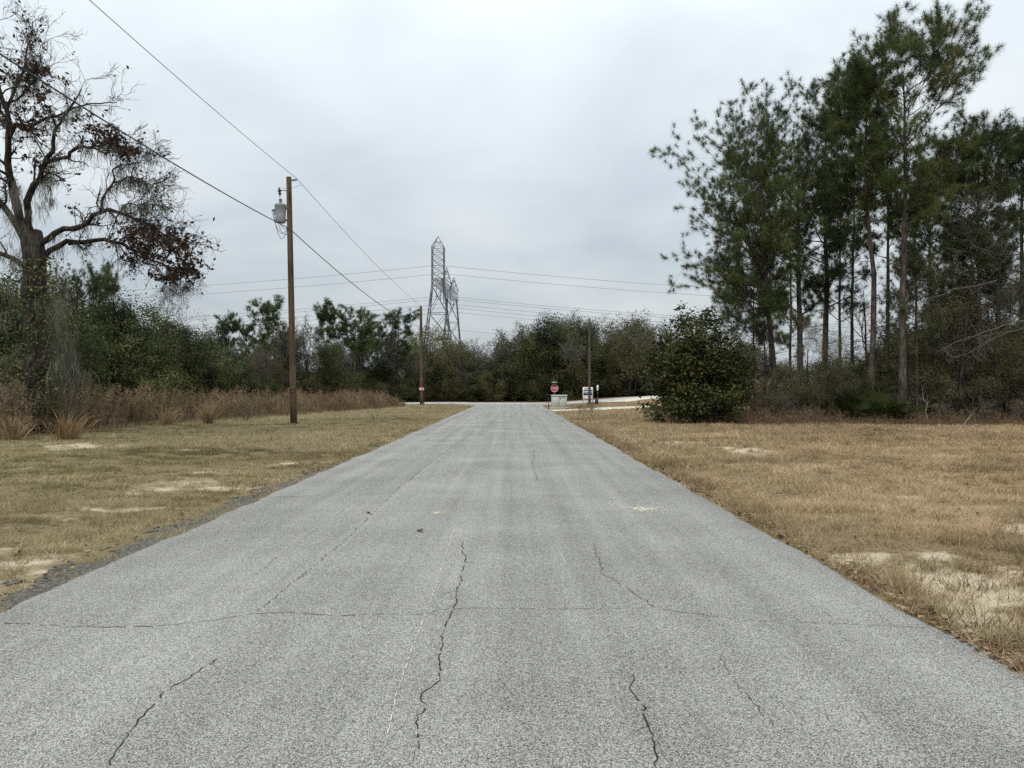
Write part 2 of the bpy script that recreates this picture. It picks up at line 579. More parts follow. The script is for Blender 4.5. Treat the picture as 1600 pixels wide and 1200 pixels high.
M['palmetto'] = foliage_mat('palmetto_fronds', [(0.0, (0.016, 0.022, 0.006)), (0.5, (0.036, 0.048, 0.013)), (1.0, (0.08, 0.09, 0.028))], 0.7, 0.08, 0.1, 0.4)
M['twig'] = foliage_mat('grey_twigs', [(0.0, (0.05, 0.042, 0.035)), (0.5, (0.11, 0.10, 0.085)), (1.0, (0.22, 0.205, 0.18))], 0.95, 0.08, 0.0, 0.4)
M['deadwood'] = foliage_mat('bleached_dead_wood', [(0.0, (0.13, 0.115, 0.095)), (0.5, (0.23, 0.21, 0.18)), (1.0, (0.36, 0.34, 0.30))], 0.95, 0.08, 0.0, 0.3)
M['pine_bark'] = bark_mat('pine_bark', (0.028, 0.022, 0.018), (0.078, 0.064, 0.054), (0.165, 0.138, 0.118), 8, 0.3)
M['oak_bark'] = bark_mat('oak_bark', (0.014, 0.011, 0.009), (0.036, 0.029, 0.024), (0.085, 0.072, 0.06), 10, 0.35)
M['pole_wood'] = bark_mat('pole_wood', (0.04, 0.026, 0.016), (0.10, 0.066, 0.038), (0.19, 0.135, 0.082), 18, 0.035, 0.5)
M['grey_pole_wood'] = bark_mat('weathered_pole_wood', (0.05, 0.043, 0.036), (0.09, 0.078, 0.066), (0.14, 0.122, 0.10), 16, 0.03, 0.25)
M['steel'] = plain_mat('galvanised_steel', (0.12, 0.125, 0.135), 0.6, 0.3, 0.0, 0.2, 0.4)
M['tank'] = plain_mat('grey_tank_paint', (0.30, 0.33, 0.34), 0.45, 0.4, 0, 0.08)
M['porcelain'] = plain_mat('grey_porcelain', (0.22, 0.23, 0.25), 0.3, 0.5)
M['dark_porcelain'] = plain_mat('brown_porcelain', (0.035, 0.022, 0.025), 0.3, 0.5)
M['wire'] = plain_mat('weathered_conductor', (0.045, 0.046, 0.05), 0.6, 0.3)
M['far_wire'] = plain_mat('aluminium_conductor', (0.24, 0.255, 0.28), 0.5, 0.3)
M['red'] = plain_mat('red_sheeting', (0.44, 0.012, 0.02), 0.5, 0.4, 0, 0.05)
M['white'] = plain_mat('white_paint', (0.78, 0.78, 0.77), 0.5, 0.4, 0, 0.05)
M['green_sign'] = plain_mat('green_sheeting', (0.01, 0.10, 0.05), 0.4, 0.4, 0, 0.05)
M['cabinet'] = plain_mat('pale_green_grey_enamel', (0.50, 0.515, 0.475), 0.45, 0.4, 0, 0.06, 2.0)
M['black'] = plain_mat('dark_plastic', (0.016, 0.016, 0.017), 0.5, 0.4)
M['navy'] = plain_mat('navy_print', (0.02, 0.028, 0.09), 0.5, 0.3)
M['sky_print'] = plain_mat('pale_blue_print', (0.33, 0.44, 0.58), 0.5, 0.3)
M['leaf_print'] = plain_mat('dark_green_print', (0.03, 0.055, 0.03), 0.5, 0.3, 0, 0.4)
M['pink_print'] = plain_mat('pale_pink_print', (0.62, 0.46, 0.50), 0.5, 0.3)
M['orange'] = plain_mat('orange_print', (0.65, 0.16, 0.07), 0.5, 0.3)
M['concrete'] = plain_mat('concrete', (0.42, 0.40, 0.36), 0.9, 0.1, 0, 0.15)
M['roof'] = plain_mat('grey_shingles', (0.38, 0.40, 0.42), 0.8, 0.2, 0, 0.15, 12)
M['wall_paint'] = plain_mat('cream_wall', (0.5, 0.47, 0.41), 0.8, 0.2)
M['glass'] = plain_mat('dark_window_glass', (0.03, 0.035, 0.04), 0.1, 0.5)

# ------------------------------------------------------------------ ground
SAND = [  # photo position, half width, half height in px, weight
    (120, 697, 55, 4, 1.2), (20, 868, 75, 16, 1.0), (60, 898, 22, 8, .9), (330, 760, 60, 8, 1.25), (215, 797, 35, 7, 1.0), (120, 799, 36, 4, .8),
    (470, 724, 45, 5, 1.0), (320, 737, 26, 4, .9), (270, 790, 25, 8, .7), (210, 770, 28, 4, .9), (160, 820, 26, 4, .6), (60, 815, 25, 4, .5), (310, 701, 7, 2, 1.0), (232, 700, 8, 2, .9),
    (430, 725, 30, 3, .8), (530, 716, 22, 3, .8), (70, 728, 40, 3, .4), (180, 745, 20, 3, .4),
    (1370, 866, 75, 15, 1.6), (1450, 890, 90, 17, 1.7), (1495, 925, 75, 20, 1.7), (1565, 978, 65, 18, 1.8), (1560, 910, 60, 12, 1.4), (1595, 880, 45, 14, 1.5), (1490, 955, 55, 11, 1.3),
    (1590, 825, 30, 9, 1.0), (1510, 793, 75, 6, .65), (1590, 810, 30, 5, .6), (1160, 703, 40, 5, .75), (1060, 690, 35, 3, .6), (1420, 775, 60, 5, .5), (1480, 755, 60, 5, .45), (1240, 765, 40, 4, .3),
    (1430, 905, 40, 8, .7), (1520, 880, 60, 7, .5), (1600, 990, 30, 10, .8), (1540, 1000, 50, 10, .5), (885, 652, 8, 1, .6)]
_S = []
for px, py, hw, hh, w in SAND:
    c = ground_at(px, py)
    d = c[1]
    _S.append((c[0], d, max(hw * .95 / F * d, 0.12), max(d * d / (CAM_H * F) * hh * .85, 0.12), w))


def sand_mask(x, y):
    x = np.asarray(x, float); y = np.asarray(y, float)
    wx = x + (fbm(x * 1.1, y * 1.1, 21, 3) - .5) * 1.1
    wy = y + (fbm(x * 1.1 + 9, y * 1.1, 27, 3) - .5) * 1.4
    s = np.zeros_like(x)
    for cx_, cy_, a, b, w in _S:
        e = ((wx - cx_) / a) ** 2 + ((wy - cy_) / b) ** 2
        s = np.maximum(s, w * np.exp(-e * 0.75))
    s = s * np.clip(0.42 + 3.0 * (fbm(x * 2.7, y * 2.2, 33, 4) - .36), 0.1, 1.6)
    edge = np.minimum(np.abs(x - XL + 0.6), np.abs(x - XR - .25))
    s = s + 0.25 * np.exp(-(edge / 0.25) ** 2) * fbm(x * 1.3, y * 0.9, 44, 3)
    s = s + 0.6 * np.maximum(fbm(x * 0.5, y * 0.32, 55, 4) - 0.56, 0) * 3.0
    return np.clip(s, 0, 1)


def right_dry(x, y):
    """the right-hand lot is browner than the left verge"""
    return smooth(3.5, 8, x + (fbm(x * .4, y * .4, 61, 3) - .5) * 4) * (0.6 + 0.4 * smooth(18, 30, y))


def axis(lo, hi, step, far, grow=1.25):
    a = list(np.arange(lo, hi + 1e-6, step))
    s = step
    while a[-1] < far:
        s *= grow
        a.append(a[-1] + s)
    return a


xs = np.array(sorted(set([-v for v in axis(0.0, 17, 0.17, 2500)] + axis(0.0, 17, 0.17, 2500))))
ys = np.array(axis(3.0, 33, 0.17, 3200, 1.06))
ys = np.concatenate([np.array([-1500, -600, -200, -80, -30, -12, -4, 0.5]), ys])
XX, YY = np.meshgrid(xs, ys)
ZZ = hgt(XX, YY)
ZZ = np.where((XX > XL + 0.25 - flare(YY)) & (XX < XR - 0.25 + flare(YY)) & (YY < Y0), ZZ - 0.05, ZZ)
ZZ = np.where((YY > Y0 + 0.3) & (YY < Y1 - 0.3), ZZ - 0.05, ZZ)
gg = G()
nx, ny = len(xs), len(ys)
k = (np.arange(ny - 1)[:, None] * nx + np.arange(nx - 1)[None]).ravel()
gg.add(np.stack([XX.ravel(), YY.ravel(), ZZ.ravel()], 1), quads=np.stack([k, k + 1, k + 1 + nx, k + nx], 1), tint=sand_mask(XX.ravel(), YY.ravel()))

def litter_mask(x, y):
    wob = (fbm(x * .3, y * .3, 161, 3) - .5) * 3
    ex = np.interp(y, we[:, 1], we[:, 0])
    a = smooth(1.5, 4.5, ex - x + wob)
    c = smooth(0, 2.5, y - 35.2 + wob * .6) * smooth(0, 2, x - (y * .2 + 1.5))
    c = c * (1 - smooth(46, 52, y) * (1 - smooth(0, 4, x - y * .29)))
    e = smooth(94, 97, y + wob * .5)
    return np.clip(np.maximum(np.maximum(a, c), e), 0, 1)


weed_edge = [(-260, 715), (-100, 700), (0, 690), (100, 679), (200, 668), (300, 660), (380, 656), (450, 650), (560, 641), (640, 633.5)]
we = np.array([ground_at(*p) for p in weed_edge])
gm, t, b = new_mat('ground_soil_and_thatch', 0.95, 0.08)
at = N(t, 'ShaderNodeAttribute', attribute_name='tint')
geo = N(t, 'ShaderNodeNewGeometry')
nA = N(t, 'ShaderNodeTexNoise', inp={'Scale': 9.0, 'Detail': 6.0, 'Roughness': 0.7})
nB = N(t, 'ShaderNodeTexNoise', inp={'Scale': 55.0, 'Detail': 4.0, 'Roughness': 0.7})
nC = N(t, 'ShaderNodeTexNoise', inp={'Scale': 0.35, 'Detail': 4.0, 'Roughness': 0.6})
for n_ in (nA, nB, nC):
    t.links.new(geo.outputs['Position'], n_.inputs['Vector'])
thatch = ramp(t, [(0.30, (0.06, 0.045, 0.028)), (0.46, (0.15, 0.115, 0.068)), (0.58, (0.26, 0.20, 0.122)), (0.75, (0.40, 0.32, 0.21))])
fth = math_node(t, 'ADD', math_node(t, 'MULTIPLY', nA.outputs['Fac'], 0.45), math_node(t, 'MULTIPLY', nB.outputs['Fac'], 0.55))
t.links.new(fth, thatch.inputs[0])
sep_ = N(t, 'ShaderNodeSeparateXYZ')
t.links.new(geo.outputs['Position'], sep_.inputs[0])
dry = math_node(t, 'MULTIPLY', math_node(t, 'ADD', math_node(t, 'MULTIPLY', math_node(t, 'SUBTRACT', nC.outputs['Fac'], 0.5), 1.6), math_node(t, 'MULTIPLY', sep_.outputs[0], 0.09)), 1.0, clamp=True)
tintc = N(t, 'ShaderNodeMix', data_type='RGBA', blend_type='MULTIPLY')
tintc.inputs[0].default_value = 1.0
drc = ramp(t, [(0.0, (0.97, 1.0, 0.90)), (1.0, (1.12, 1.0, 0.92))])
t.links.new(dry, drc.inputs[0])
t.links.new(thatch.outputs[0], tintc.inputs[6]); t.links.new(drc.outputs[0], tintc.inputs[7])
sandc = ramp(t, [(0.25, (0.26, 0.20, 0.13)), (0.45, (0.45, 0.37, 0.255)), (0.7, (0.62, 0.53, 0.385))])
nS = N(t, 'ShaderNodeTexNoise', inp={'Scale': 5.0, 'Detail': 6.0, 'Roughness': 0.75})
t.links.new(geo.outputs['Position'], nS.inputs['Vector'])
t.links.new(math_node(t, 'ADD', math_node(t, 'MULTIPLY', nB.outputs['Fac'], .45), math_node(t, 'MULTIPLY', nS.outputs['Fac'], .55)), sandc.inputs[0])
sm = math_node(t, 'ADD', at.outputs['Fac'], math_node(t, 'MULTIPLY', math_node(t, 'SUBTRACT', nA.outputs['Fac'], 0.5), 1.0))
smr = ramp(t, [(0.22, (0, 0, 0)), (0.50, (.35, .35, .35)), (0.85, (1, 1, 1))])
t.links.new(sm, smr.inputs[0])
gmix = N(t, 'ShaderNodeMix', data_type='RGBA')
t.links.new(smr.outputs[0], gmix.inputs[0]); t.links.new(tintc.outputs[2], gmix.inputs[6]); t.links.new(sandc.outputs[0], gmix.inputs[7])
lat = N(t, 'ShaderNodeAttribute', attribute_name='litter')
litc = ramp(t, [(0.3, (0.030, 0.021, 0.014)), (0.5, (0.07, 0.046, 0.03)), (0.72, (0.14, 0.095, 0.06))])
t.links.new(fth, litc.inputs[0])
lmix = N(t, 'ShaderNodeMix', data_type='RGBA')
t.links.new(lat.outputs['Fac'], lmix.inputs[0]); t.links.new(gmix.outputs[2], lmix.inputs[6]); t.links.new(litc.outputs[0], lmix.inputs[7])
t.links.new(lmix.outputs[2], b.inputs['Base Color'])
bp = N(t, 'ShaderNodeBump', inp={'Strength': 0.7, 'Distance': 0.03})
t.links.new(fth, bp.inputs['Height']); t.links.new(bp.outputs[0], b.inputs['Normal'])
gmesh = gg.mesh('ground', gm, True)
la_ = gmesh.attributes.new('litter', 'FLOAT', 'POINT')
la_.data.foreach_set('value', litter_mask(XX.ravel(), YY.ravel()).astype(np.float32))
ground = tag(link('ground', gmesh), kind='structure')

# ------------------------------------------------------------------ roads
rm, t, b = new_mat('weathered_asphalt', 0.85, 0.25)
geo = N(t, 'ShaderNodeNewGeometry')
vo = N(t, 'ShaderNodeTexVoronoi', feature='F1', inp={'Scale': 175.0, 'Randomness': 1.0})
vo2 = N(t, 'ShaderNodeTexVoronoi', feature='F1', inp={'Scale': 320.0, 'Randomness': 1.0})
for n_ in (vo, vo2):
    t.links.new(geo.outputs['Position'], n_.inputs['Vector'])
sepc = N(t, 'ShaderNodeSeparateColor'); t.links.new(vo.outputs['Color'], sepc.inputs[0])
sepc2 = N(t, 'ShaderNodeSeparateColor'); t.links.new(vo2.outputs['Color'], sepc2.inputs[0])
cell = math_node(t, 'ADD', math_node(t, 'MULTIPLY', sepc.outputs[0], 0.62), math_node(t, 'MULTIPLY', sepc2.outputs[1], 0.38))
gap = math_node(t, 'MULTIPLY', math_node(t, 'SUBTRACT', vo.outputs['Distance'], 0.35), 0.75)
mpb = N(t, 'ShaderNodeMapping'); mpb.inputs['Scale'].default_value = (1.15, 0.045, 1)
t.links.new(geo.outputs['Position'], mpb.inputs[0])
band = N(t, 'ShaderNodeTexNoise', inp={'Scale': 1.0, 'Detail': 4.0, 'Roughness': 0.55})
t.links.new(mpb.outputs[0], band.inputs['Vector'])
mps = N(t, 'ShaderNodeMapping'); mps.inputs['Scale'].default_value = (3.6, 0.05, 1)
t.links.new(geo.outputs['Position'], mps.inputs[0])
streak = N(t, 'ShaderNodeTexNoise', inp={'Scale': 1.0, 'Detail': 3.0, 'Roughness': 0.6})
t.links.new(mps.outputs[0], streak.inputs['Vector'])
blot = N(t, 'ShaderNodeTexNoise', inp={'Scale': 0.55, 'Detail': 5.0, 'Roughness': 0.6})
t.links.new(geo.outputs['Position'], blot.inputs['Vector'])
lv = math_node(t, 'ADD', math_node(t, 'SUBTRACT', cell, math_node(t, 'MAXIMUM', gap, 0.0)),
               math_node(t, 'ADD', math_node(t, 'MULTIPLY', math_node(t, 'SUBTRACT', band.outputs['Fac'], 0.5), 0.20),
                         math_node(t, 'ADD', math_node(t, 'MULTIPLY', math_node(t, 'SUBTRACT', blot.outputs['Fac'], 0.5), 0.36), math_node(t, 'MULTIPLY', math_node(t, 'SUBTRACT', streak.outputs['Fac'], 0.5), 0.30))))
rr_ = ramp(t, [(0.0, (0.045, 0.0435, 0.040)), (0.25, (0.180, 0.1745, 0.160)), (0.5, (0.335, 0.325, 0.299)), (0.72, (0.460, 0.446, 0.410)), (1.0, (0.71, 0.69, 0.635))])
t.links.new(lv, rr_.inputs[0])
t.links.new(rr_.outputs[0], b.inputs['Base Color'])
bp = N(t, 'ShaderNodeBump', inp={'Strength': 0.55, 'Distance': 0.006}); bp.invert = True
t.links.new(vo.outputs['Distance'], bp.inputs['Height']); t.links.new(bp.outputs[0], b.inputs['Normal'])

rd = G()
yv = np.concatenate([np.arange(-14, 30, 0.12), np.arange(30, Y0 - 6, 0.5), np.linspace(Y0 - 6, Y0, 25)])
lx = XL + (fbm(yv * 1.3, yv * 0, 71, 5) - .5) * 0.16 - flare(yv)
rx = XR + (fbm(yv * 1.1, yv * 0, 72, 5) - .5) * 0.20 + (fbm(yv * .22, yv * 0, 73, 2) - .5) * .16 + flare(yv)
cols = np.array([0, 0.004, 0.012, 0.15, 0.5, 0.85, 0.988, 0.996, 1.0])
zc = np.array([-0.05, 0.012, 0.022, 0.035, 0.055, 0.035, 0.022, 0.012, -0.05])
xx = lx[:, None] + (rx - lx)[:, None] * cols
zz_ = hgt(xx, np.repeat(yv[:, None], 9, 1)) + zc
rd.add(np.stack([xx, np.repeat(yv[:, None], 9, 1), zz_], -1).reshape(-1, 3),
       quads=(lambda k: np.stack([k, k + 1, k + 10, k + 9], 1))((np.arange(len(yv) - 1)[:, None] * 9 + np.arange(8)[None]).ravel()))
road = tag(link('road', rd.mesh('road', rm, True)), kind='structure')
cr_g = G()
xv = np.concatenate([-np.geomspace(220, 14, 24), np.linspace(-12.5, 12.5, 30), np.geomspace(14, 220, 40)])
cc_ = np.array([0, 0.001, .5, .999, 1.0])
yy = Y0 + (Y1 - Y0) * cc_[None] + 0 * xv[:, None]
xg = np.repeat(xv[:, None], 5, 1)
cr_g.add(np.stack([xg, yy, hgt(xg, yy) + np.array([-.05, .012, .05, .012, -.05])], -1).reshape(-1, 3),
         quads=(lambda k: np.stack([k, k + 5, k + 6, k + 1], 1))((np.arange(len(xv) - 1)[:, None] * 5 + np.arange(4)[None]).ravel()))
rm2 = rm.copy(); rm2.name = 'pale_asphalt'
for n_ in rm2.node_tree.nodes:
    if n_.type == 'VALTORGB':
        for e_ in n_.color_ramp.elements:
            e_.color = [min(c * 1.45 + .03, .8) for c in e_.color[:3]] + [1]
tag(link('cross_road', cr_g.mesh('cross_road', rm2, True)), kind='structure')


def strip(name, pix, mat, wm, z=0.03, n=60):
    pts = np.array([np.r_[ground_at(px, py), 0] for px, py in pix])
    c = resample(pts, n)
    tan = unit(np.gradient(c, axis=0))
    nr = np.stack([-tan[:, 1], tan[:, 0], np.zeros(n)], 1)
    jw = wm / 2 * (1 + 0.25 * (fbm(np.arange(n) * .4, np.zeros(n), 81, 3) - .5))[:, None]
    g = G()
    rows = []
    for s_, dz in ((-1, -.03), (-.9, z), (0, z + .01), (.9, z), (1, -.03)):
        p = c + nr * jw * s_
        p[:, 2] = hgt(p[:, 0], p[:, 1]) + dz
        rows.append(p)
    v = np.stack(rows, 1).reshape(-1, 3)
    k = (np.arange(n - 1)[:, None] * 5 + np.arange(4)[None]).ravel()
    g.add(v, quads=np.stack([k, k + 5, k + 6, k + 1], 1))
    return tag(link(name, g.mesh(name, mat, True)), kind='structure')


drive_m = plain_mat('pale_sandy_concrete', (0.60, 0.555, 0.46), 0.95, 0.08, 0, 0.15, 3)
strip('driveway', [(852, 641.5), (900, 640), (950, 638), (1000, 635.5), (1060, 632)], drive_m, 2.3)
strip('sandy_path', [(955, 628.5), (980, 625.5), (1000, 623), (1015, 621), (1040, 618.5)], drive_m, 3.6)

# broken edge of an older pavement along the left of the road
apron_m, t, b = new_mat('crumbling_asphalt', 0.95, 0.1)
geo = N(t, 'ShaderNodeNewGeometry')
mpa = N(t, 'ShaderNodeMapping'); mpa.inputs['Scale'].default_value = (30, 20, 10)
t.links.new(geo.outputs['Position'], mpa.inputs[0])
na_ = N(t, 'ShaderNodeTexNoise', inp={'Scale': 1.0, 'Detail': 8.0, 'Roughness': 0.72})
t.links.new(mpa.outputs[0], na_.inputs['Vector'])
ra_ = ramp(t, [(0.28, (0.03, 0.027, 0.022)), (0.45, (0.085, 0.077, 0.064)), (0.58, (0.17, 0.155, 0.125)), (0.70, (0.32, 0.28, 0.21)), (0.85, (0.5, 0.43, 0.31))])
t.links.new(na_.outputs['Fac'], ra_.inputs[0]); t.links.new(ra_.outputs[0], b.inputs['Base Color'])
bp = N(t, 'ShaderNodeBump', inp={'Strength': 0.8, 'Distance': 0.02})
t.links.new(na_.outputs['Fac'], bp.inputs['Height']); t.links.new(bp.outputs[0], b.inputs['Normal'])
ag = G()
st = 0.045
ax_ = np.arange(-4.55, XL + 0.06, st); ay_ = np.arange(3.5, 17.0, st)
AX, AY = np.meshgrid(ax_, ay_)
wid = 0.08 + 0.42 * np.sin(np.clip((AY - 3.0) / 13.5, 0, 1) * math.pi) ** 0.6 * (0.75 + 0.5 * (fbm(AX * 0 + 3, AY * .7, 90, 3) - .5))
keep = (AX > XL - wid + (fbm(AX * 6, AY * 3, 91, 4) - .5) * .6) & ((fbm(AX * 4.2, AY * 2.6, 93, 4) < 0.60) | (AX > XL - .3))
AZ = hgt(AX, AY) + 0.010 + (fbm(AX * 6, AY * 6, 94, 3) - .5) * 0.008
nxa = len(ax_)
kk = (np.arange(len(ay_) - 1)[:, None] * nxa + np.arange(nxa - 1)[None])
kq = kk[keep[:-1, :-1]]
ag.add(np.stack([AX.ravel() + (fbm(AX * 9, AY * 9, 95, 2).ravel() - .5) * .06, AY.ravel() + (fbm(AX * 9, AY * 9, 96, 2).ravel() - .5) * .06, AZ.ravel()], 1),
       quads=np.stack([kq, kq + 1, kq + 1 + nxa, kq + nxa], 1))
ap = link('broken_asphalt_edge', ag.mesh('broken_asphalt_edge', apron_m, True), road)

# cracks traced from the photograph, as thin jagged ribbons lying in the road surface
crack_m = plain_mat('crack_shadow_dirt', (0.030, 0.030, 0.028), 0.95, 0.05, 0, 0.3, 40)
pale_m = plain_mat('chalky_scratch', (0.52, 0.50, 0.45), 0.95, 0.05, 0, 0.2, 40)


def crack(pix, width, mat=None, name='crack', jag=0.011, breaks=0.12):
    width = width * (0.42 if mat is None else 1)
    pts = np.array([np.r_[ground_at(px, py), 0] for px, py in pix])
    ln_ = np.sum(np.linalg.norm(np.diff(pts, axis=0), axis=1))
    n = max(int(ln_ / 0.035), 8)
    c = resample(pts, n)
    c[:, :2] += rng.normal(0, jag * 0.5, (n, 2))
    c[:, 0] += (fbm(np.arange(n) * .35, np.zeros(n), int(rng.integers(999)), 4) - .5) * jag * 3.2
    c[:, 1] += (fbm(np.arange(n) * .35, np.ones(n), int(rng.integers(999)), 4) - .5) * jag * 3.2
    tan = unit(np.gradient(c, axis=0))
    nr = np.stack([-tan[:, 1], tan[:, 0], np.zeros(n)], 1)
    w = width * np.clip(0.25 + 1.3 * fbm(np.arange(n) * .3, np.zeros(n), int(rng.integers(999)), 3) + rng.normal(0, .2, n), 0.1, 2)[:, None]
    w[0] = w[-1] = 0.0005
    xm = np.clip((c[:, 0] - XL) / (XR - XL), 0, 1)
    zc_ = np.interp(xm, cols, zc) + 0.0035
    c[:, 2] = zc_ + hgt(c[:, 0], c[:, 1])
    v = np.stack([c - nr * w / 2, c + nr * w / 2], 1).reshape(-1, 3)
    k = np.arange(n - 1) * 2
    ok = rng.random(n - 1) > breaks
    k = k[ok]
    g = G().add(v, quads=np.stack([k, k + 2, k + 3, k + 1], 1))
    if mat is None:                       # short side cracks
        for _ in range(int(ln_ * 1.3)):
            i_ = int(rng.integers(2, n - 2))
            m_ = int(rng.integers(4, 10))
            a_ = math.atan2(tan[i_, 1], tan[i_, 0]) + rng.choice([-1, 1]) * rng.uniform(.5, 1.2)
            st_ = np.cumsum(np.stack([np.cos(a_ + rng.normal(0, .5, m_)), np.sin(a_ + rng.normal(0, .5, m_)), np.zeros(m_)], 1) * .035, 0)
            q_ = np.concatenate([c[i_][None], c[i_] + st_])
            tn_ = unit(np.gradient(q_, axis=0)); nn_ = np.stack([-tn_[:, 1], tn_[:, 0], np.zeros(len(q_))], 1)
            ww = (width * .55 * np.linspace(1, .1, len(q_)))[:, None]
            kb = np.arange(len(q_) - 1) * 2
            g.add(np.stack([q_ - nn_ * ww / 2, q_ + nn_ * ww / 2], 1).reshape(-1, 3), quads=np.stack([kb, kb + 2, kb + 3, kb + 1], 1))
    link(name, g.mesh(name, mat or crack_m), road)


crack([(2, 979), (40, 981), (110, 986), (180, 988), (260, 986), (330, 979), (400, 968), (470, 966)], .016)
crack([(470, 968), (505, 971), (550, 973), (610, 971), (662, 972), (700, 964), (760, 961), (860, 962), (950, 961), (1025, 959)], .013, breaks=.25)
crack([(1025, 959), (1070, 965), (1130, 974), (1190, 979), (1260, 980), (1340, 982), (1450, 985)], .011, breaks=.2)
crack([(724, 855), (722, 872), (728, 880), (722, 905), (714, 945), (706, 968), (698, 990), (690, 1015), (686, 1050), (690, 1075)], .018)
crack([(690, 1075), (668, 1095), (655, 1105), (668, 1120), (650, 1140), (654, 1170), (646, 1215)], .013, breaks=.25)
crack([(926, 855), (934, 880), (941, 895), (938, 903), (960, 915), (982, 930), (1005, 945), (1025, 959)], .013)
crack([(990, 1065), (986, 1090), (1005, 1120), (1012, 1145), (1020, 1170), (1022, 1215)], .016)
crack([(1120, 1030), (1140, 1060), (1155, 1085), (1185, 1120), (1215, 1160)], .008, breaks=.35)
crack([(345, 1040), (310, 1062), (255, 1097), (225, 1130), (200, 1165), (165, 1215)], .014)
crack([(660, 738), (625, 765), (600, 790), (575, 815), (545, 845), (500, 885), (450, 925), (400, 968)], .013, breaks=.35)
crack([(720, 690), (690, 712), (655, 740), (640, 755)], .02, breaks=.3)
crack([(500, 830), (470, 852), (430, 880), (400, 905)], .010, breaks=.5)
crack([(405, 780), (460, 779), (520, 777), (580, 777), (620, 772)], .02, breaks=.3)
crack([(1250, 935), (1275, 955), (1310, 978)], .008, breaks=.4)
crack([(835, 705), (832, 730), (840, 755)], .02, breaks=.5)
crack([(725, 765), (705, 850), (680, 930), (660, 985), (640, 1040), (620, 1100), (606, 1165)], .007, pale_m, 'scratch', .003, .45)


def stain(px, py, a, b_):
    """thin dusting of sand grains on the asphalt"""
    cx_, cy_ = ground_at(px, py)
    n = int(min(260, 5200 * a * b_))
    q = rng.normal(0, .5, (n, 2)) * np.array([a, b_])
    c = np.stack([cx_ + q[:, 0], cy_ + q[:, 1]], 1)
    xm = np.clip((c[:, 0] - XL) / (XR - XL), 0, 1)
    C = np.concatenate([c, (np.interp(xm, cols, zc) + hgt(c[:, 0], c[:, 1]) + .005)[:, None]], 1)
    sz = rng.uniform(.006, .022, n)[:, None]
    ph = rng.uniform(0, 6.28, n)
    u = np.stack([np.cos(ph), np.sin(ph), np.zeros(n)], 1) * sz
    w_ = np.stack([-np.sin(ph), np.cos(ph), np.zeros(n)], 1) * sz
    g = G().add(np.stack([C - u, C - w_ * .7, C + u * .8, C + w_], 1), quads=np.arange(n)[:, None] * 4 + np.arange(4))
    link('sand_dusting', g.mesh('sand_dusting', stain_m), road)


stain_m = plain_mat('pale_sand_grains', (0.62, 0.56, 0.44), 0.95, 0.05, 0, 0.25, 30)
stain(1004, 799.5, .22, .22); stain(682, 808, .08, .09)

# ------------------------------------------------------------------ grass


def clear_of_roads(x, y, m=0.0):
    on = (x > XL - m - flare(y)) & (x < XR + m + flare(y)) & (y < Y0 + .2)
    on |= (y > Y0 - .2 - m) & (y < Y1 + m)
    return ~on


def scatter_grass(n, y0, y1, xw, hmin, hmax, w, g):
    y = np.sqrt(rng.uniform(y0 ** 2, y1 ** 2, n))
    x = rng.uniform(-1, 1, n) * np.minimum(y * 0.70 + 1.0, xw)
    s = sand_mask(x, y)
    keep = clear_of_roads(x, y, -0.05) & (rng.random(n) > s * 1.35 - 0.12)
    clump = fbm(x * 3.3, y * 3.3, 101, 3)
    keep &= rng.random(n) < 0.10 + 2.6 * np.maximum(clump - 0.38, 0)
    keep &= ~((x > -4.25) & (x < XL) & (y < 15) & (rng.random(n) < 0.7))
    x, y, s, clump = x[keep], y[keep], s[keep], clump[keep]
    dry_ = right_dry(x, y)
    h = rng.uniform(hmin, hmax, len(x)) * (0.2 + 1.6 * clump ** 1.3) * (1 + 0.5 * (x > 3.2) * (fbm(x * .8, y * .8, 111, 2) > .5))
    ti = 0.49 + 0.08 * dry_ + rng.normal(0, 0.17, len(x)) + (fbm(x * .9, y * .9, 103, 4) - .5) * 0.7 + (fbm(x * .16, y * .16, 107, 3) - .5) * .75 - 0.04 * (x < 0)
    C = np.stack([x, y, hgt(x, y) - 0.005], 1)
    blades(g, C, h, w * rng.uniform(.6, 1.3, len(x)), 0.75, np.clip(ti, 0, 1))


gr = G()
scatter_grass(520000, 4.0, 11.0, 20, 0.03, 0.085, 0.006, gr)
scatter_grass(480000, 11.0, 20.0, 20, 0.035, 0.085, 0.011, gr)
scatter_grass(230000, 20.0, 42.0, 26, 0.04, 0.10, 0.022, gr)
scatter_grass(70000, 42.0, 78.0, 34, 0.05, 0.12, 0.05, gr)
tag(link('grass', gr.mesh('grass', M['grass'])), 'short dormant tan and olive grass on both verges', 'grass', kind='stuff')

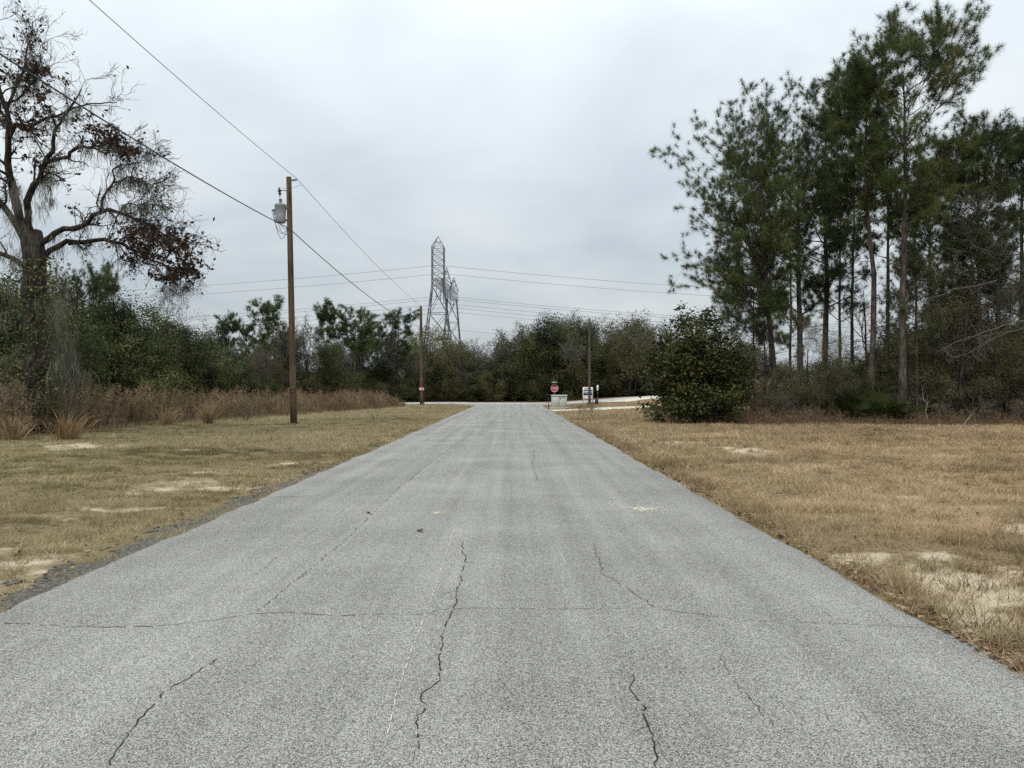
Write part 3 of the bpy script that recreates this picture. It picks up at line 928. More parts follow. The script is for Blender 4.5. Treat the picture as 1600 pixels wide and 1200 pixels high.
# longer ragged tufts, thickest along the right edge of the road
tg = G()
cs = []
for i in range(1150):
    if i < 330:
        y = rng.uniform(4.2, 30); x = XR + 0.06 + abs(rng.normal(0, .22))
    elif i < 950:
        y = rng.uniform(4.5, 24); x = XR + rng.uniform(.2, 11)
        if fbm(x * .45, y * .45, 171, 3) < .46:
            continue
    else:
        y = rng.uniform(6, 30); x = XL - abs(rng.normal(0, .35)) - (.55 if y < 15 else .05)
    cs.append((x, y))
for px_, py_, hw_, hh__, w_ in SAND:
    if px_ > 1300 and py_ > 800:
        for _ in range(6):
            x, y = ground_at(px_ + rng.normal(0, hw_ * .8), py_ + rng.normal(0, hh__ * .9))
            if x > XR + .1:
                cs.append((x, y))
for x, y in cs:
    n = int(rng.integers(14, 42))
    c = np.stack([x + rng.normal(0, .06, n), y + rng.normal(0, .06, n)], 1)
    C = np.concatenate([c, (hgt(c[:, 0], c[:, 1]) - .005)[:, None]], 1)
    blades(tg, C, rng.uniform(.05, .19, n) * (.6 if x < 0 else 1), 0.007 if y < 12 else 0.012, .55, np.clip(rng.normal(.5 + rng.normal(0, .12), .16, n), 0, 1))
tag(link('ragged_grass', tg.mesh('ragged_grass', M['grass'])), 'longer ragged grass tufts along the road edges', 'grass', kind='stuff')

# fallen leaves
fl = G()
n = 3600
y = 4.3 + 34 * rng.uniform(0, 1, n) ** 1.5; side = rng.random(n) < .8
x = np.where(side, XR - .03 + np.abs(rng.normal(0, 1, n)) * np.where(rng.random(n) < .55, .16, 5), XL - .1 - np.abs(rng.normal(0, 1, n)) * np.where(rng.random(n) < .5, .5, 4))
xs_, ys_ = rng.uniform(4.0, 8.5, 500), rng.uniform(5.5, 11, 500)
bits = np.stack([xs_, ys_, hgt(xs_, ys_) + .012], 1)
leaves(fl, bits, .034, .012, rng.uniform(0, .9, 500), .8)
C = np.stack([x, y, hgt(x, y) + .03], 1)
leaves(fl, C, .055, .034, rng.uniform(0, 1, n), .75)
tag(link('fallen_leaves', fl.mesh('fallen_leaves', M['fallen_leaf'])), 'brown fallen oak leaves scattered over the grass', 'leaves', kind='stuff')


def leaf_thing(px, py, size, label):
    gx, gy = ground_at(px, py)
    g = G()
    # lobed, curled leaf
    a = np.linspace(0, 2 * math.pi, 15)[:-1]
    r_ = size * (0.6 + .4 * np.cos(a * 5) ** 2) * np.where(np.abs(np.cos(a)) > .8, 1.25, .8)
    v = np.stack([r_ * np.cos(a), r_ * np.sin(a) * .75, .012 + .35 * size * np.abs(np.sin(a)) ** 2 + .01 * np.cos(3 * a)], 1)
    v = np.concatenate([v, [[0, 0, .006]]])
    g.add(v, tris=[[14, i, (i + 1) % 14] for i in range(14)], tint=.25)
    xm = np.interp((gx - XL) / (XR - XL), cols, zc) if XL < gx < XR else 0.03
    o = link('fallen_leaf', g.mesh('fallen_leaf', M['fallen_leaf']), None, (gx, gy, float(hgt(gx, gy)) + float(xm)), rng.uniform(0, 6))
    tag(o, label, 'leaf')


leaf_thing(657, 838, .05, 'single reddish brown dead leaf on the asphalt left of centre')
leaf_thing(575, 808, .035, 'small dark dead leaf on the asphalt, left of the reddish one')

# ------------------------------------------------------------------ dead weeds along the left
wl = np.r_[0, np.cumsum(np.linalg.norm(np.diff(we, axis=0), axis=1))]


def weeds(name, n, tmin, tmax, depth, h, label, dens=1.0, tint=.52, gx=None, base=None):
    t_ = rng.uniform(tmin, tmax, n) * wl[-1]
    ex, ey = np.interp(t_, wl, we[:, 0]), np.interp(t_, wl, we[:, 1])
    dd_ = rng.uniform(0, 1, n) ** 1.2 * depth
    x = ex - dd_ + (fbm(ey * .5, ey * 0, 121, 3) - .5) * 1.2
    y = ey + rng.normal(0, .4, n) + dd_ * .25
    C = np.stack([x, y, hgt(x, y)], 1)
    # shorter at the field's edge, clumpy
    hh_ = h * np.interp(y, [22, 40, 80], [1.2, .95, .8]) * (0.28 + 0.72 * smooth(0, 1.6, dd_)) * (0.25 + 1.45 * fbm(x * .7, y * .7, 131, 3)) * rng.uniform(.7, 1.15, n)
    g = G()
    lean = rng.normal(0, .17, (n, 2))
    T = C + np.concatenate([lean, np.ones((n, 1))], 1) * hh_[:, None]
    w = .005 + y * 0.00013
    ti = np.clip(tint + rng.normal(0, .13, n) + (fbm(x * .6, y * .6, 141, 3) - .5) * .7, 0, 1)
    side = unit(rng.normal(size=(n, 3)) * np.array([1, 1, .1]))
    v = np.stack([C + side * w[:, None], C - side * w[:, None], T], 1)
    g.add(v, tris=(np.arange(n) * 3)[:, None] + np.arange(3), tint=np.repeat(ti, 3))
    # feathery side shoots
    m = 22
    tt = rng.uniform(.25, 1, (n, m)) ** .8
    B = C[:, None] + (T - C)[:, None] * tt[..., None]
    dr = unit(rng.normal(size=(n, m, 3)) * np.array([1, 1, .4]) + np.array([0, 0, 1.0]))
    ln2 = (hh_[:, None] * .22 * (1.15 - tt * .55) * rng.uniform(.5, 1.4, (n, m)))[..., None]
    E = B + dr * ln2
    sd = unit(np.cross(dr, rng.normal(size=dr.shape))) * (w * 1.1)[:, None, None]
    v = np.stack([B + sd, B - sd, E], 2).reshape(-1, 3)
    g.add(v, tris=(np.arange(n * m) * 3)[:, None] + np.arange(3), tint=np.repeat(np.repeat(ti, m) + rng.normal(0, .1, n * m), 3))
    tag(link(name, g.mesh(name, M['weed'])), label, 'weeds', kind='stuff')


weeds('tall_dead_weeds', 6000, 0.0, 1.0, 6.0, 1.25, 'tall brown dead weeds filling the field left of the verge')


def bunch(px, d, h, n, label, mat='straw', lean=(.25, 0), spread=.1, name='bunch_grass', cat='grass clump', curve=.35):
    o = on_ground(px, d)
    g = G()
    ph = rng.uniform(0, 2 * math.pi, n)
    a = rng.normal(0, spread * 1.25, (n, 2))
    base_ = np.concatenate([a * .9, np.zeros((n, 1))], 1)
    out = np.concatenate([a * 2.2 + np.array(lean) + rng.normal(0, .12, (n, 2)), np.ones((n, 1))], 1)
    hh_ = h * rng.uniform(.45, 1.05, n)[:, None]
    mid = base_ + out * hh_ * .55
    tip = base_ + out * hh_ * np.array([1.5, 1.5, .92]) - np.array([0, 0, 1]) * hh_ * curve * (np.linalg.norm(out[:, :2], axis=1) ** 1.5)[:, None]
    s_ = np.stack([np.cos(ph), np.sin(ph), np.zeros(n)], 1) * 0.012
    v = np.stack([base_ - s_, base_ + s_, mid + s_ * .8, mid - s_ * .8, tip], 1)
    kk_ = np.arange(n)[:, None] * 5
    g.add(v, quads=kk_ + np.array([0, 1, 2, 3]), tris=kk_ + np.array([3, 2, 4]), tint=np.repeat(np.clip(rng.normal(.5, .22, n), 0, 1), 5))
    ob = link(name, g.mesh(name, M[mat]), None, o)
    tag(ob, label, cat)


bunch(105, 23.5, 1.15, 150, 'golden bunch grass arching right at the weed edge below the mossy oak', lean=(.3, -.05), spread=.12)
bunch(20, 23.0, .9, 110, 'straw coloured bunch grass at the far left of the weeds', lean=(.15, -.05))
bunch(262, 33, 1.0, 130, 'pale orange bunch grass in the weeds midway to the tall upright one', lean=(.12, 0))
bunch(325, 34.5, 1.15, 170, 'upright orange bunch grass standing alone before the dark thicket', lean=(.03, 0), spread=.07, curve=.1)

# ------------------------------------------------------------------ trees


def fit(parts, h):
    """scale collectors so that the top is at h"""
    top = max(v[:, 2].max() for g in parts for v in g.v)
    for g in parts:
        g.v = [v * (h / top) for v in g.v]


def make_pine(h, crown0, spread, r0, lean=(0, 0), n_br=26, needles=26, ln=.30, w=.014, sub=4, bend=None, mat='pine', lopsided=(0, 0), tuft=3, dead=6, stub=True, flat_top=.72):
    K = 12
    t_ = np.linspace(0, 1, K)
    wob = np.cumsum(rng.normal(0, .05, (K, 2)), 0) * h * .035
    pts = np.stack([lean[0] * t_ * h + wob[:, 0], lean[1] * t_ * h + wob[:, 1], t_ * h], 1)
    if bend is not None:
        pts[:, 0] += np.interp(t_, [b_[0] for b_ in bend], [b_[1] for b_ in bend])
    rad = r0 * (1 - .86 * t_ ** 1.15)
    rad[0] *= 1.25
    tr, cr_ = G(), G()
    tube(tr, pts, rad, 9, bump=.05)
    # main limbs
    tb = crown0 + (1 - crown0) * np.sort(rng.uniform(0, 1, n_br) ** .85)
    ph = np.arange(n_br) * 2.4 + rng.normal(0, .5, n_br)
    p0 = np.stack([np.interp(tb, t_, pts[:, i]) for i in range(3)], 1)
    q_ = (tb - crown0) / (1 - crown0)
    prof = np.interp(q_, [0, .2, .5, .8, 1], [.42, .74, 1, 1.02, flat_top])
    ln_ = spread * prof * rng.uniform(.75, 1.08, n_br)
    hd = np.stack([np.cos(ph) + lopsided[0], np.sin(ph) + lopsided[1]], 1)
    ln_ *= np.clip(np.linalg.norm(hd, axis=1), .5, 1.3)
    hd = unit(hd)
    up = np.interp(q_, [0, .5, .85, 1], [.3, .5, .75, 1.3]) + rng.normal(0, .15, n_br)
    d = unit(np.concatenate([hd, up[:, None]], 1))
    KB = 7
    B = np.zeros((n_br, KB, 3)); B[:, 0] = p0
    for k in range(1, KB):
        d = unit(d + rng.normal(0, .13, (n_br, 3)) + np.array([0, 0, .07]))
        B[:, k] = B[:, k - 1] + d * (ln_ / (KB - 1))[:, None]
    rb = (np.interp(tb, t_, rad) * .42)[:, None] * np.linspace(1, .25, KB)
    polysticks(tr, B, rb, 5)
    S, rs = spawn(B, rb, sub, .25, 1.0, np.maximum(ln_ * .48, .6), .8, .18, .16, 5, .55, .35)
    polysticks(tr, S, rs, 3)
    S2, rs2 = spawn(S, rs, 4 if needles > 40 else 3, .2, 1.0, .62, .8, .2, .15, 3, .6, .5)
    if needles > 40:
        polysticks(tr, S2[:, ::2], rs2[:, ::2], 3)
    # brushes at the tips and along the outer twigs
    for X_, c0, nn in ((S2, .45, 0), (S, .6, tuft - 1), (B, .8, 1)):
        C, D, _ = pts_on(X_, nn, c0, 1.0)
        tips = X_[:, -1]; td = X_[:, -1] - X_[:, -2]
        C = np.concatenate([C, tips]); D = np.concatenate([D, td])
        D = unit(unit(D) + np.array([0, 0, .5]))
        tufts(cr_, C, D, needles, ln, w, np.clip(.46 + rng.normal(0, .15, len(C)), 0, 1))
    top = pts[-1:]
    tufts(cr_, np.repeat(top, 4, 0) + rng.normal(0, .15, (4, 3)), np.tile([0, 0, 1.0], (4, 1)), needles, ln, w, .5)
    if dead:
        tb2 = rng.uniform(.35 * crown0, crown0, dead)
        p0 = np.stack([np.interp(tb2, t_, pts[:, i]) for i in range(3)], 1)
        a_ = rng.uniform(0, 6.28, dead)
        dl = rng.uniform(.4, spread * .6, dead)
        e = p0 + np.stack([np.cos(a_), np.sin(a_), rng.uniform(-.1, .35, dead)], 1) * dl[:, None]
        m_ = (p0 + e) / 2 + rng.normal(0, .08, (dead, 3))
        D_ = np.stack([p0, m_, e], 1)
        rD = np.tile(np.array([.028, .018, .007]), (dead, 1))
        polysticks(tr, D_, rD, 3)
        D2, rD2 = spawn(D_, rD, 3, .4, 1, .5, .8, 0, .2, 3)
        polysticks(tr, D2, rD2, 3)
    fit([tr, cr_], h)
    return tr.mesh('pine_trunk', M['pine_bark'], True), cr_.mesh('pine_crown', M[mat])


def make_broad(h, w, leaf, per, mat='evergreen', stems=1, low=.12, n1=11, n2=5, n3=4, r0=.2, aspect=.55, flat=.35, bark='oak_bark', clump=.28, drop=0.0, upb=.35, tlo=.25):
    """broadleaf tree or thicket: trunk(s), three orders of branches, leaves in clumps round the twigs"""
    tr, cr_ = G(), G()
    K = 8
    t_ = np.linspace(0, 1, K)
    T = np.zeros((stems, K, 3))
    for s in range(stems):
        a_ = rng.uniform(0, 6.28)
        off = 0 if stems == 1 else rng.uniform(.05, .28) * w
        wob = np.cumsum(rng.normal(0, .06, (K, 2)), 0) * h * .12
        T[s] = np.stack([off * math.cos(a_) * (0.35 + t_) + wob[:, 0], off * math.sin(a_) * (.35 + t_) + wob[:, 1], t_ * h * rng.uniform(.72, .86)], 1)
    rt = r0 / math.sqrt(stems) * np.repeat(np.linspace(1, .2, K)[None], stems, 0)
    for s in range(stems):
        tube(tr, T[s], rt[s], 7, bump=.06)
    B, rb = spawn(T, rt, max(n1 // stems, 3), low, .95, w * .42, 1.1, upb, .16, 6, .5)
    # lower limbs longer
    polysticks(tr, B, rb, 5)
    S, rs = spawn(B, rb, n2, .25, 1.0, w * .22, .8, .15, .2, 5, .55)
    polysticks(tr, S, rs, 3)
    S2, rs2 = spawn(S, rs, n3, .2, 1.0, w * .11, .8, .1, .2, 4, .6)
    if clump < .2:
        polysticks(tr, S2[:, ::3], rs2[:, ::3], 3)
    C, D, idx = pts_on(S2, per, tlo, 1.05)
    C = C + rng.normal(0, 1, C.shape) * clump * np.array([1, 1, .75])
    C[:, 2] = np.maximum(C[:, 2], .05)
    ct = rng.normal(0, .16, len(S2))[idx]
    if drop > 0:
        k_ = rng.random(len(S2)) > drop
        m_ = k_[idx]
        C, ct = C[m_], ct[m_]
    leaves(cr_, C, leaf, leaf * aspect, np.clip(.42 + ct + rng.normal(0, .1, len(C)), 0, 1), flat)
    fit([tr, cr_], h)
    return tr.mesh('tree_trunk', M[bark], True), cr_.mesh('tree_crown', M[mat])


def make_bare(h, w, r0=.13, n1=10, n2=6, n3=6, mat='twig', leafmat=None, leafn=0, leaf=.09, stems=1, low=.25, thin=1.0):
    tr, cr_ = G(), G()
    K = 8
    t_ = np.linspace(0, 1, K)
    T = np.zeros((stems, K, 3))
    for s in range(stems):
        a_ = rng.uniform(0, 6.28)
        off = 0 if stems == 1 else rng.uniform(.1, .4) * w
        wob = np.cumsum(rng.normal(0, .08, (K, 2)), 0) * h * .14
        T[s] = np.stack([off * math.cos(a_) * t_ + wob[:, 0], off * math.sin(a_) * t_ + wob[:, 1], t_ * h * .85], 1)
    rt = r0 / math.sqrt(stems) * np.repeat(np.linspace(1, .15, K)[None], stems, 0)
    for s in range(stems):
        tube(tr, T[s], rt[s], 6, bump=.05)
    B, rb = spawn(T, rt, max(n1 // stems, 2), low, 1.0, w * .5, .85, .3, .2, 7, .5)
    polysticks(tr, B, rb, 4)
    S, rs = spawn(B, rb, n2, .2, 1.0, w * .26, .75, .12, .25, 5, .55)
    S2, rs2 = spawn(S, rs, n3, .15, 1.0, w * .14, .75, .08, .28, 4, .7, .6)
    mn = .0055 * thin
    polysticks(cr_, S, np.maximum(rs, mn), 3, .5)
    polysticks(cr_, S2, np.maximum(rs2, mn), 3, .6)
    parts = [tr, cr_]
    lg = None
    if leafmat:
        lg = G()
        C, D, idx = pts_on(S2, leafn, .3, 1.0)
        leaves(lg, C + rng.normal(0, .06, C.shape), leaf, leaf * .6, np.clip(.5 + rng.normal(0, .2, len(C)), 0, 1), .2)
        parts.append(lg)
    fit(parts, h)
    out = [tr.mesh('tree_trunk', M['oak_bark'], True), cr_.mesh('tree_twigs', M[mat])]
    if lg:
        out.append(lg.mesh('tree_leaves', M[leafmat]))
    return out


def make_dome(h, w, leaf, n_clump, per, mat, bark='oak_bark', clump=.24, lobes=7, aspect=.5):
    """dense rounded shrub: leaf clumps on the shells of several overlapping lobes, stems inside"""
    tr, cr_ = G(), G()
    lc = [(0, 0, h * .5, w * .40, h * .46)]
    for i in range(lobes):
        a_ = i * 6.283 / lobes + rng.normal(0, .3); r_ = w * rng.uniform(.20, .30)
        lc.append((r_ * math.cos(a_), r_ * math.sin(a_), h * rng.uniform(.18, .66), w * rng.uniform(.18, .27), h * rng.uniform(.2, .34)))
    wt = np.array([q[3] * q[4] for q in lc]); wt = wt / wt.sum()
    pick = rng.choice(len(lc), n_clump, p=wt)
    L_ = np.array(lc)[pick]
    d = unit(rng.normal(size=(n_clump, 3)))
    rad_ = np.where(rng.random(n_clump) < .72, rng.uniform(.86, 1.08, n_clump), rng.uniform(.3, .86, n_clump))
    C0 = L_[:, :3] + d * np.stack([L_[:, 3], L_[:, 3], L_[:, 4]], 1) * rad_[:, None]
    far_ = rng.random(n_clump) < .07
    C0[far_] = L_[far_, :3] + (C0[far_] - L_[far_, :3]) * rng.uniform(1.08, 1.28, (int(far_.sum()), 1))
    C0 = C0[C0[:, 2] > .08]
    m = len(C0)
    ct = rng.normal(0, .17, m)
    C = np.repeat(C0, per, 0) + rng.normal(0, clump, (m * per, 3)) * np.array([1, 1, .7])
    C[:, 2] = np.maximum(C[:, 2], .05)
    leaves(cr_, C, leaf, leaf * aspect, np.clip(.45 + np.repeat(ct, per) + rng.normal(0, .12, m * per), 0, 1), .4)
    k_ = rng.choice(m, min(m, 70), replace=False)
    base_ = np.stack([rng.normal(0, w * .05, len(k_)), rng.normal(0, w * .05, len(k_)), np.zeros(len(k_))], 1)
    mid_b = base_ * .4 + C0[k_] * .6 - np.array([0, 0, .08 * h])
    polysticks(tr, np.stack([base_, mid_b, C0[k_]], 1), np.tile(np.array([.045, .025, .01]), (len(k_), 1)), 4)
    return tr.mesh('shrub_stems', M[bark], True), cr_.mesh('shrub_foliage', M[mat])


PARTS = ('trunk', 'crown', 'leaves')


def place(name, meshes, loc, rz, scale, label, cat='tree', group=None, names=PARTS):
    root = thing(name, label, cat, loc, rz, group, scale)
    for nm, m in zip(names, meshes):
        link(nm, m, root)
    return root


def top_h(py, d, x=0.0):
    return CAM_H + (HOR - py) / F * d - float(hgt(x, d))


# --- the tall pines on the right
PINES = [  # px base, distance, top py, crown start, spread m, trunk radius, lean, bend, lopsided, n_br, label
    (1213, 40.0, 128, .40, 5.3, .27, (-.055, 0), None, (-.55, -.1), 66, 'pine with wide crown reaching furthest left over the magnolia bush'),
    (1254, 44.0, 105, .36, 4.6, .25, (0, 0), None, (-.1, 0), 34, 'dark trunked pine just right of the leftmost wide crowned pine'),
    (1288, 47.0, 92, .34, 4.3, .24, (.004, 0), None, (0, 0), 32, 'dark straight pine third from the left in the grove'),
    (1332, 50.0, 110, .36, 3.2, .14, (.015, 0), None, (0, 0), 22, 'slender pine leaning slightly right in the middle of the grove'),
    (1362, 38.5, 80, .56, 2.7, .20, (0, 0), [(0, 0), (.45, 0), (.6, -.35), (.8, -.45), (1, -.3)], (-.3, 0), 20, 'pale trunked pine with a crooked upper stem beside the tallest pine'),
    (1386, 49.0, 140, .48, 2.9, .17, (0, 0), None, (.2, 0), 20, 'thin dark pine between the crooked pine and the tallest pine'),
    (1411, 37.0, 8, .56, 4.5, .25, (.012, 0), None, (.1, 0), 40, 'tallest pine of the grove with an open rounded crown'),
    (1452, 52.0, 215, .45, 2.6, .18, (0, 0), None, (0, 0), 22, 'half hidden pine right behind the tallest pine'),
    (1488, 45.0, 240, .36, 3.0, .16, (0, 0), None, (0, 0), 22, 'lower pine between the tallest pine and the right edge'),
    (1532, 38.0, 160, .40, 3.1, .18, (0, 0), None, (0, 0), 28, 'pine with pale blue green tufts near the right edge'),
    (1592, 41.0, 170, .36, 3.2, .20, (0, 0), None, (0, 0), 28, 'rightmost pine cut by the right edge of the picture'),
    (1178, 46.0, 325, .42, 2.9, .11, (0, 0), None, (-.5, 0), 18, 'short thin pine behind the magnolia with low drooping branches'),
    (1310, 56.0, 200, .24, 3.0, .14, (.01, 0), None, (0, 0), 20, 'distant thin pine seen between the middle trunks of the grove'),
    (1235, 58.0, 260, .22, 3.0, .13, (0, 0), None, (0, 0), 20, 'distant pine seen behind the two leftmost big trunks'),
    (1432, 60.0, 260, .3, 2.6, .14, (0, 0), None, (0, 0), 20, 'distant pine showing right of the tallest trunk'),
    (1660, 40.0, 150, .42, 2.8, .20, (0, 0), None, (0, 0), 24, 'pine standing just beyond the right edge of the picture'),
]
for px, d, tp, c0, sp, r0, le, be, lop, nb, lab in PINES:
    x = GX(px, d)
    near = d < 48
    ms = make_pine(top_h(tp, d, x), c0, sp, r0, le, int(nb * 1.25), 68 if near else 34, .44, .0145 if near else .028, 5 if near else 4, be, 'pine', lop, 2)
    place('pine_tree', ms, on_ground(px, d, -.1), 0, 1, lab, 'pine tree', 'tall pines of the right hand grove')

# --- young pines, bare trees and thicket of the right wood
yp = [make_pine(9.5, .12, 2.5, .09, (0, 0), 38, 34, .28, .015, 4, None, 'young_pine', (0, 0), 2, 3), make_pine(8, .1, 2.3, .08, (0, 0), 36, 34, .28, .015, 4, None, 'young_pine', (0, 0), 2, 2)]
for px, d, sc, i, lab in ((1432, 37.5, .95, 0, 'young bushy pine with hanging boughs in front of the tallest trunk'),
                          (1475, 39.5, 1.05, 1, 'young pine second from the tallest trunk toward the right edge'),
                          (1560, 38.5, 1.2, 0, 'olive young pine near the right edge under the tall pines'),
                          (1515, 42, 1.25, 1, 'young pine behind the leafless grey tree on the right'),
                          (1610, 37, 1.1, 1, 'young pine cut by the right edge'),
                          (1405, 46, .9, 0, 'young pine in the gap left of the tallest trunk')):
    place('young_pine_tree', yp[i], on_ground(px, d, -.05), rng.uniform(0, 6), sc, lab, 'pine tree', 'young pines under the grove')

bare = [make_bare(9, 5, .12, 11, 6, 6, 'twig', None, 0), make_bare(8.5, 4.5, .10, 10, 6, 6, 'twig', 'dead_leaf', 3, .10), make_bare(9.5, 5, .13, 12, 6, 7, 'twig', 'olive', 3, .09)]
bare_spots = [
    (1508, 36.5, 1.25, 2, 'leafless grey tree with a fine net of pale twigs near the right edge'),
    (1570, 36.0, 1.05, 0, 'bare grey tree with crooked boughs at the right edge'),
    (1345, 45.0, 1.05, 0, 'dark leafless tree against the sky between the middle trunks'),
    (1195, 39.5, .8, 1, 'small tree with a few reddish dead leaves behind the magnolia'),
    (1140, 41.0, .78, 1, 'reddish leaved sapling rising behind the top of the magnolia bush'),
    (1465, 44.0, 1.0, 0, 'thin bare tree in the shade behind the young pines'),
    (1530, 47.0, 1.1, 1, 'bare brown leaved tree deep in the right hand wood'),
    (1262, 37.5, .55, 2, 'short grey twiggy tree at the foot of the second pine')]
for px, d, sc, i, lab in bare_spots:
    place('bare_tree', bare[i], on_ground(px, d, -.05), rng.uniform(0, 6), sc, lab, 'tree', 'leafless trees in the right hand wood', ('trunk', 'twigs', 'leaves'))

# dead pale boughs reaching out of the wood near the right edge
for k_, (pix, d, lab) in enumerate([
    ([(1625, 497), (1590, 502), (1560, 512), (1535, 520), (1505, 530), (1470, 545)], 34.0, 'long bleached dead bough, the upper one, reaching left from the right edge'),
    ([(1620, 505), (1575, 520), (1540, 535), (1512, 552), (1490, 560)], 34.5, 'bleached dead bough, the lower one, slanting down from the right edge'),
    ([(1560, 438), (1520, 448), (1490, 452), (1465, 462), (1440, 470)], 35.0, 'bleached dead branch high in front of the young pines'),
    ([(1206, 668), (1216, 640), (1212, 625), (1207, 612)], 35.2, 'not used')][:3]):
    g = G()
    pts = np.array([P(px, py, d + rng.normal(0, .1)) for px, py in pix])
    pl = resample(pts, 14)
    pl += rng.normal(0, .025, pl.shape)
    rr2 = np.linspace(.028, .008, 14)
    tube(g, pl, rr2, 6, .6)
    c1, r1 = spawn(pl[None], rr2[None], 9, .25, 1.0, .7, .7, 0, .25, 5, .55, .4)
    polysticks(g, c1, np.maximum(r1, .006), 3, .6)
    c2, r2 = spawn(c1, r1, 3, .2, 1.0, .35, .7, 0, .25, 4, .6, .5)
    polysticks(g, c2, np.maximum(r2, .005), 3, .6)
    o = link('dead_bough', g.mesh('dead_bough', M['twig'], True)); tag(o, lab, 'branch', 'dead boughs at the right')


def dead_snag(px, d, h, lab, name='dead_snag', lean=(-.15, 0), w=1.0, r=.03):
    g = G()
    t_ = np.linspace(0, 1, 8)[:, None]
    pl = np.concatenate([np.array(lean) * t_ * h, t_ * h], 1) + np.r_[[[0, 0, 0]], rng.normal(0, .03 * h, (7, 3))]
    rr2 = np.linspace(r, r * .3, 8)
    tube(g, pl, rr2, 6, .6)
    c1, r1 = spawn(pl[None], rr2[None], 7, .3, 1.0, .35 * w, .7, .1, .25, 4, .6, .5)
    polysticks(g, c1, np.maximum(r1, .006), 3, .6)
    o = link(name, g.mesh(name, M['deadwood'], True), None, on_ground(px, d, -.03)); tag(o, lab, 'dead branch')


dead_snag(1450, 34.8, 1.35, 'forked bleached dead stem standing at the edge of the right hand wood', w=1.4)
dead_snag(1503, 33.5, .55, 'short bleached dead branch leaning in the brown weeds', lean=(.7, 0))

# thicket meshes
thick = [make_broad(5.0, 5.6, .16, 24, 'evergreen', 3, .02, 21, 5, 5, .16, upb=.12), make_broad(4.6, 5.2, .15, 24, 'olive', 3, .02, 21, 5, 5, .14, upb=.12),
         make_broad(4.2, 4.8, .15, 24, 'evergreen', 4, .0, 24, 5, 5, .14, upb=.05)]
grey_bush = [make_broad(5.2, 4.8, .085, 26, 'greyolive', 4, .08, 16, 6, 6, .12, .3, .1, 'pine_bark', .13, .25), make_broad(4.0, 4.2, .08, 24, 'greyolive', 4, .06, 16, 6, 6, .12, .3, .1, 'pine_bark', .12, .3)]
twig_bush = [make_bare(2.6, 3.6, .05, 16, 6, 6, 'twig', 'olive', 3, .06, 6, .05, .9), make_bare(2.2, 3.2, .045, 14, 6, 6, 'twig', 'weed', 3, .06, 6, .05, .9)]
for px, d, sc, i, lab in ((1300, 37.0, 1.0, 0, 'grey green feathery bush before the pine trunks right of the magnolia'),
                          (1262, 37.5, .78, 1, 'smaller grey green bush left of the feathery one'),
                          (1345, 38.0, .78, 1, 'grey green bush just left of the palmettos'),
                          (1560, 36.5, 1.0, 0, 'olive feathery bush near the right edge'),
                          (1480, 37.5, .8, 1, 'grey olive bush below the young pines'),
                          (1455, 42.0, 1.5, 0, 'tall olive bush filling the shade right of the tallest trunk'),
                          (1530, 41.0, 1.6, 1, 'tall olive bush behind the leafless grey tree'),
                          (1600, 39.5, 1.7, 0, 'tallest olive bush at the right edge of the wood'),
                          (1425, 38.5, 1.15, 1, 'grey olive bush leaning on the tallest pine trunk'),
                          (1505, 38.0, 1.45, 0, 'tall grey olive bush in front of the leafless tree'),
                          (1575, 37.5, 1.35, 1, 'grey olive bush under the long dead boughs'),
                          (1545, 44.0, 1.9, 1, 'tall grey olive bush deep in the wood near the right edge'),
                          (1490, 45.0, 1.8, 0, 'tall olive bush deep in the wood behind the young pines'),
                          (1215, 38.8, .7, 0, 'grey olive bush at the foot of the leftmost big pine')):
    place('feathery_bush', grey_bush[i], on_ground(px, d, -.05), rng.uniform(0, 6), sc, lab, 'bush', 'feathery bushes of the right hand wood')
for px, d, sc, i, lab in ((1185, 37.0, .8, 0, 'tangle of grey brown twigs at the right foot of the magnolia'),
                          (1232, 36.0, .85, 1, 'low tangle of brown twigs below the grey green bushes'),
                          (1418, 36.0, .75, 0, 'low twiggy bush right of the palmettos'),
                          (1475, 35.5, .6, 1, 'low twiggy bush beside the forked dead stem'),
                          (1540, 35.0, .6, 0, 'low twiggy bush below the bleached boughs'),
                          (1590, 35.0, .7, 1, 'low twiggy bush in the right corner of the wood')):
    place('twig_bush', twig_bush[i], on_ground(px, d, -.05), rng.uniform(0, 6), sc, lab, 'bush', 'twiggy bushes at the edge of the right wood', ('stems', 'twigs', 'leaves'))

thick.append(make_broad(4.4, 4.6, .12, 14, 'weed', 3, .03, 18, 5, 5, .12, .5, .2, 'oak_bark', .2, .25, .15))
thick.append(make_broad(5.0, 4.8, .15, 22, 'bright', 3, .02, 21, 5, 5, .14, .5, .3, 'oak_bark', .26, .1, .12))
WOOD = [(1200, 'behind the right side of the magnolia'), (1235, 'beside the leftmost big pine trunk'), (1272, 'beside the second pine trunk'), (1312, 'beside the third pine trunk'),
        (1348, 'behind the feathery bush'), (1385, 'behind the crooked pine'), (1430, 'beside the tallest pine trunk'), (1475, 'behind the forked dead stem'), (1520, 'below the high dead branch'),
        (1562, 'below the long dead boughs'), (1605, 'at the right edge'), (9999, 'just outside the right edge')]
LOOK = ('dark leaved', 'olive leaved', 'low spreading dark', 'brown leaved', 'yellow green')
RANK = ('in front', 'in the second rank', 'in the third rank', 'deep in the wood')
